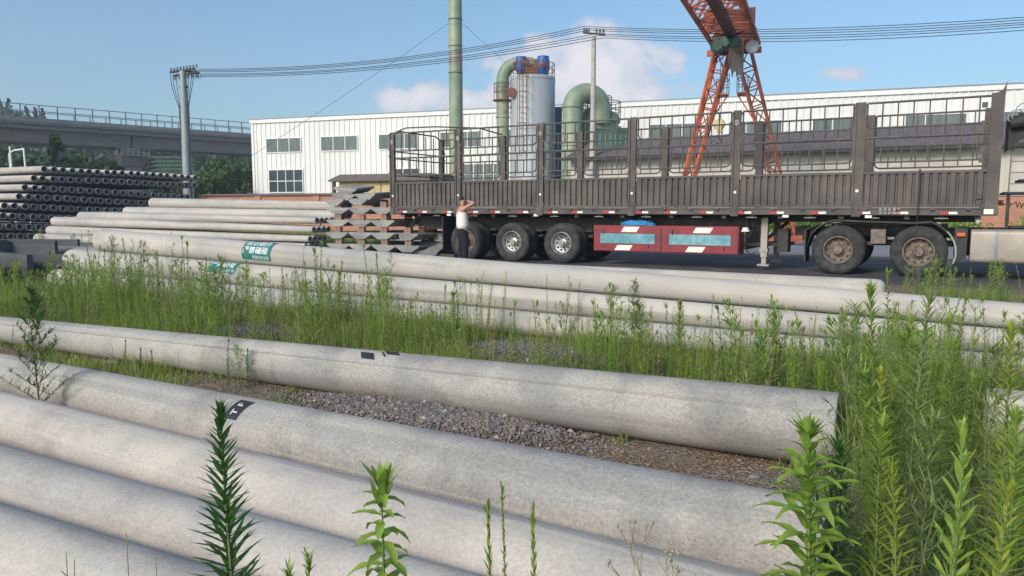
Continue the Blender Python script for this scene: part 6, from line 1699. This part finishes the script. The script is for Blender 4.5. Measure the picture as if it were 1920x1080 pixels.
def stone_mat():
    m = bpy.data.materials.new('gravel_stone'); m.use_nodes = True; nd, lk = m.node_tree.nodes, m.node_tree.links
    bs = nd['Principled BSDF']; bs.inputs['Roughness'].default_value = .9
    g_ = nd.new('ShaderNodeNewGeometry'); cr = nd.new('ShaderNodeValToRGB'); cr.color_ramp.interpolation = 'CONSTANT'
    els = cr.color_ramp.elements; els[0].color = (.13, .12, .115, 1); els[1].position = .25; els[1].color = (.21, .18, .165, 1)
    for p_, c in ((.45, (.17, .165, .17)), (.62, (.25, .185, .16)), (.8, (.10, .10, .105)), (.93, (.36, .32, .30))): e = els.new(p_); e.color = (*c, 1)
    lk.new(g_.outputs['Random Per Island'], cr.inputs[0]); lk.new(cr.outputs[0], bs.inputs['Base Color']); return m
M['stones'] = stone_mat()
h1c = (G(800, 782, 0)); h2c = G(975, 668, 0); h3c = G(450, 628, 0)
def mound(c, ra, rb, hh):
    ca, cb = c.dot(E_DIR), c.dot(M_DIR)
    def f(r):
        while True:
            u, v = r.normal(0, .5, 2)
            if u*u + v*v < 1.4: break
        P = E_DIR * (ca + u * ra) + M_DIR * (cb + v * rb); return (P.x, P.y, max(0, hh * (1 - u*u - v*v)) + .004)
    return f
def mound_body(c, ra, rb, hh):
    V = []; n = 24; ca, cb = c.dot(E_DIR), c.dot(M_DIR)
    for j in range(n + 1):
        for i in range(n + 1):
            u, v = -1 + 2*i/n, -1 + 2*j/n; P = E_DIR * (ca + u*ra) + M_DIR * (cb + v*rb); V.append((P.x, P.y, max(0, hh * (1 - u*u - v*v)) - .003 - (.02 if u*u+v*v > 1 else 0)))
    return V, [(j*(n+1)+i, j*(n+1)+i+1, (j+1)*(n+1)+i+1, (j+1)*(n+1)+i) for j in range(n) for i in range(n)]
for c, ra, rb, hh, n, lb, sd in ((h1c, 1.15, .40, .07, 9500, 'low heap of grey and brown gravel between the taped pole and the lettered pole', 1), (h2c, 1.0, .55, .10, 5500, 'small gravel heap behind the taped pole at the edge of the grass', 2), (h3c, .8, .4, .06, 2200, 'small patch of gravel at the left end of the weed belt', 3)):
    V, Fc = stones(n, mound(c, ra, rb, hh), .007, .017, sd); g_ = np_obj('gravel', V, Fc, M['stones']); tag(g_, lb, 'gravel', kind='stuff')
    V, Fc = mound_body(c, ra, rb, hh); np_obj('heap_base', V, Fc, M['soil'], parent=g_, smooth=True)
def gap_s(r):
    a = r.uniform(-11, 2.4); b = r.uniform(Bb_(a) + .1, Ab_(a) + .1); P = E_DIR * a + M_DIR * b; return (P.x, P.y, .002)
V, Fc = stones(9000, gap_s, .003, .010, 9); tag(np_obj('gravel', V, Fc, M['stones']), 'loose pebbles on the bare soil between the foreground poles', 'gravel', kind='stuff')
def right_s(r):
    a = r.uniform(-1, 3); b = r.uniform(1.0, 5.0); P = E_DIR * a + M_DIR * b; return (P.x, P.y, .002)
V, Fc = stones(9000, right_s, .003, .012, 10); tag(np_obj('gravel', V, Fc, M['stones']), 'pebbly soil under the tall weeds at the lower right', 'gravel', kind='stuff')
def near_s(r):
    a = r.uniform(-4, 2.5); b = r.uniform(.2, 1.1); P = E_DIR * a + M_DIR * b; return (P.x, P.y, .002)
V, Fc = stones(5000, near_s, .003, .012, 13); tag(np_obj('gravel', V, Fc, M['stones']), 'dark gravel in front of the nearest pole', 'gravel', kind='stuff')
# single bigger stones
for i, (px, py, s, lb) in enumerate(((1105, 822, .035, 'reddish stone lying in the shade below the taped pole'), (1415, 897, .02, 'flat beige stone on the bare soil right of the gravel heap'), (1017, 823, .02, 'small pale stone at the right foot of the gravel heap'), (690, 790, .03, 'large pinkish pebble on the left side of the gravel heap'), (212, 684, .05, 'brown stone in the gap near the left edge'), (668, 636, .045, 'pale brown stone at the foot of the weeds'), (1136, 686, .05, 'round brown stone beside the gravel heap in the grass'))):
    c = G(px, py, 0); rock(c + Vector((0, 0, s * .4)), (s * 1.5, s, s * .6), lb, m='rim_rust' if i in (0, 4) else 'yard')

# ---- named foreground plants
def foot(px, b, z=0.0):
    """ground point in pixel column px at across-distance b from the camera"""
    a_ = (px - 960) / FPX; # P = E a + M b ; P.x = a_*(P.y cp + H sp)
    # solve for a
    k = a_ * _cp; A_ = E_DIR.x - k * E_DIR.y; B_ = k * M_DIR.y * b + a_ * (CAMH - z) * _sp - M_DIR.x * b
    a = B_ / A_; return E_DIR * a + M_DIR * b
def footh(px, py, b):
    h = hgt(foot(px, b), py, px); P = foot(px, b, h * .85); return P, hgt(P, py, px)
GFW = 'tall weeds standing close to the camera'
def hgt(P, py, px): 
    r = ray(px, py); return CAMH + r.z * P.y / r.y
# horseweed at x=430
P, h = footh(432, 772, .80)
weed_obj(P, horseweed(h, .066, .0085, 430, .006, .01, .25, 'even', .62, 4, 26, 1, .15), 'horseweed', 'dark green bottlebrush weed standing in front of the black stickered pole', GFW, 'leaf_dark')
P, h = footh(738, 912, .72)
def broad(h, seed, n=34, L=.075, w=.021, ang=.45, dr=.9, r=.0045, taper='even'):
    return horseweed(h, L, w, n, r, .03, dr, taper, ang, 6, 30, seed, .1)
weed_obj(P, broad(h, 11, 170, .080, .0165, .30, 1.1), 'broadleaf_weed', 'fresh green weed with curved pointed leaves at the bottom centre', GFW, 'leaf_fresh')
for px, py, b, sd, lb in ((927, 948, .78, 31, 'thin green shoot, leftmost of three at the bottom centre'), (951, 900, .80, 32, 'thin green shoot, tallest and middle one of three at the bottom centre'), (1008, 952, .78, 33, 'thin green shoot, rightmost of three at the bottom centre')):
    P, h = footh(px, py, b); weed_obj(P, horseweed(h, .030, .0048, 210, .0028, .01, .3, 'spire' if sd == 32 else 'mid', .95, 3, 10, sd, .3), 'slender_weed', lb, GFW, 'leaf')
for px, py, b, sd, lb in ((585, 1040, .70, 41, 'bright narrow leaved tip poking up at the bottom edge'), (543, 1062, .68, 42, 'low bright weed tip left of its taller neighbour at the bottom edge')):
    P, h = footh(px, py, b); weed_obj(P, horseweed(h, .04, .004, 90, .004, .01, .5, 'even', .6, 4, 40, sd, .4), 'slender_weed', lb, GFW, 'leaf_fresh')
for px, py, b, sd, lb in ((1195, 985, .72, 51, 'dried flower stalks with pale seed heads, left tuft'), (1245, 1000, .74, 52, 'dried flower stalks with pale seed heads, right tuft')):
    P, h = footh(px, py, b); st, hd = dry_flower(h, sd); t = thing('dried_flower', lb, 'dried flower', P, 0, GFW); st.obj('stem', M['dry'], t, smooth=60); hd.obj('seed_heads', M['tank_alu'], t, smooth=60)
for px, py, b, sd in ((245, 1000, .74, 61), (112, 1050, .70, 62), (135, 1035, .78, 63), (300, 1045, .8, 64)):
    P, h = footh(px, py, b); R = random.Random(sd); st = MB(); x = R.uniform(-.04, .04)
    st.tube([(0, 0, 0), (x * .3, 0, h * .5), (x, 0, h)], [.0025, .002, .0008], 5)
    for q in range(5): u = R.uniform(.6, .95); st.tube([(x * u, 0, h * u), (x * u + R.uniform(-.02, .02), R.uniform(-.02, .02), h * u + .03)], .0008, 4)
    tag(st.obj('dry_stalk', M['dry'], smooth=60), 'bare dry stalk at the bottom left corner', 'dry stalk', 'bare dry stalks at the bottom left').location = P
# big broad weed at the lower right and its neighbours
P, h = footh(1526, 818, 2.12)
weed_obj(P, broad(h, 21, 84, .15, .030, .85, 1.2, .009, 'even'), 'broadleaf_weed', 'big broad leaved weed hiding the end of the lettered pole', GFW, 'leaf_fresh')
P = foot(1548, 1.6); 
specs = [  # px, py_top, b, kind, seed, leaf mat, label
 (1600, 575, 3.35, 'f', 71, 'leaf_dusty', 'tall feathery weed beside the cut end of the taped pole'),
 (1650, 545, 3.0, 'h', 72, 'leaf', 'tallest narrow leaved weed left of centre in the right clump'),
 (1662, 700, 2.6, 'y', 73, 'leaf_yellow', 'yellowish green weed low in the middle of the right clump'),
 (1722, 560, 2.9, 'h', 74, 'leaf_dusty', 'tall pale stemmed weed right of centre in the right clump'),
 (1790, 815, 1.75, 'b', 75, 'leaf_fresh', 'upright light green weed with leaves pointing up, right of the broad leaved one'),
 (1700, 610, 3.4, 'f', 76, 'leaf', 'feathery green weed at the back of the right clump'),
 (1620, 700, 2.7, 'f', 77, 'leaf', 'bushy feathery weed over the cut end of the lettered pole'),
 (1570, 840, 2.3, 'f', 78, 'leaf_dark', 'dark feathery weed behind the broad leaved one'),
 (1755, 690, 3.1, 'h', 79, 'leaf', 'green weed standing left of the pale pole end'),
 (1790, 650, 3.6, 'h', 80, 'leaf', 'slender weed just left of the pale pole end'),
 (1862, 655, 3.3, 'f', 81, 'leaf_dusty', 'sparse feathery weed in front of the pale pole end'),
 (1900, 620, 3.0, 'h', 82, 'leaf_yellow', 'tall yellowing weed at the right edge'),
 (1905, 790, 2.3, 'h', 83, 'leaf_fresh', 'bright weed low at the right edge'),
 (1880, 930, 1.8, 'y', 84, 'leaf_yellow', 'small yellow weed in the lower right corner'),
 (1690, 880, 2.1, 'y', 85, 'leaf_yellow', 'small yellow leaved weed with a slanting stem in the right clump'),
 (1640, 800, 2.3, 'h', 86, 'leaf', 'leafy weed in the middle of the right clump'),
 (1740, 790, 2.5, 'f', 87, 'leaf_dusty', 'pale feathery weed beside the upright light green one'),
 (1545, 690, 4.75, 'h', 88, 'leaf', 'weed behind the top edge of the taped pole near its end'),
 (1676, 760, 2.9, 'f', 89, 'leaf', 'dense feathery weed in the heart of the right clump'),
 (1590, 640, 4.6, 'f', 90, 'leaf', 'feathery weed just behind the end of the taped pole'),
 (1455, 590, 5.2, 'h', 91, 'leaf', 'leafy weed rising before the pile right of the truck landing leg'),
 (1275, 570, 5.4, 'h', 92, 'leaf', 'bright bushy weed in front of the pile at the centre right'),
 (1190, 530, 5.6, 'f', 93, 'leaf_dusty', 'tall feathery weed in front of the pile right of centre'),
 (636, 515, 6.6, 'b2', 94, 'leaf', 'tall pointed weed with drooping leaves left of centre in the belt'),
 (850, 555, 6.0, 'b2', 95, 'leaf', 'pointed leafy weed at the centre of the belt'),
 (1055, 566, 5.6, 'd', 96, 'leaf_dark', 'dark branched weed before the middle tier of the pile'),
 (1860, 500, 7.9, 'h', 97, 'leaf', 'tall straight weed in front of the fuel tank'),
]
for (px, py, b, kd, sd, lm, lb) in specs:
    P, h = footh(px, py, b); h = max(.2, h)
    if kd == 'f': g_ = branchy(h, sd, 30, .095, .0055, .0055, .26, 3, 22, .06)
    elif kd == 'h': g_ = horseweed(h, .115, .010, 210, .0065, .03, .8, 'mid', .8, 4, 16, sd, .05)
    elif kd == 'y': g_ = horseweed(h, .075, .010, 110, .004, .06, .5, 'mid', .75, 3, 20, sd, .1)
    elif kd == 'b': g_ = horseweed(h, .095, .016, 84, .007, .02, .15, 'mid', .85, 5, 14, sd, .08)
    elif kd == 'b2': g_ = horseweed(h, .15, .020, 120, .007, .02, 1.0, 'spire', .7, 4, 22, sd, .05)
    elif kd == 'd': g_ = branchy(h, sd, 12, .04, .009, .006, .45, 3, 12, .25)
    weed_obj(P, g_, 'tall_weed', lb, GFW if b < 4 else 'taller weeds in front of the pile', lm, 'stem')
# little tree-like artemisia between the second and third pole at the left
P, h = footh(62, 545, (Bb_(-4.5) + Cb_(-4.5)) / 2 + .02)
weed_obj(P, branchy(h, 141, 26, .075, .0055, .006, .40, 3, 60, .18), 'young_mugwort', 'tree like feathery weed rising between two poles at the left edge', GFW, 'leaf_dark', 'stem_red')
for px, py, sd in ((425, 640, 151), (232, 640, 152), (262, 655, 153), (285, 660, 154), (464, 658, 155)):
    b = Ab_(-6) - .33; P, h = footh(px, py, b)
    weed_obj(P, horseweed(h, .05, .010, 60, .004, .08, .5, 'spire', .9, 3, 14, sd, .1), 'small_weed', f'short weed standing against the front of the taped pole, {ORD[(sd-151)]} of five', 'short weeds in front of the taped pole', ('leaf', 'leaf_dark')[sd % 2])

# ------------------------------------------------------------------ haze
hb_ = MB(); hb_.box((-340, -40, -1), (340, 345, 62))
hz_o = hb_.obj('haze', []); 
hm = bpy.data.materials.new('haze'); hm.use_nodes = True; hn = hm.node_tree.nodes; hn.clear()
ho = hn.new('ShaderNodeOutputMaterial'); hv = hn.new('ShaderNodeVolumePrincipled'); hv.inputs['Color'].default_value = (.80, .90, 1.0, 1); hv.inputs['Density'].default_value = .0010; hv.inputs['Anisotropy'].default_value = .2
hm.node_tree.links.new(hv.outputs[0], ho.inputs['Volume']); hz_o.data.materials.append(hm); tag(hz_o, 'thin bluish summer haze over the whole yard', 'haze', kind='stuff')
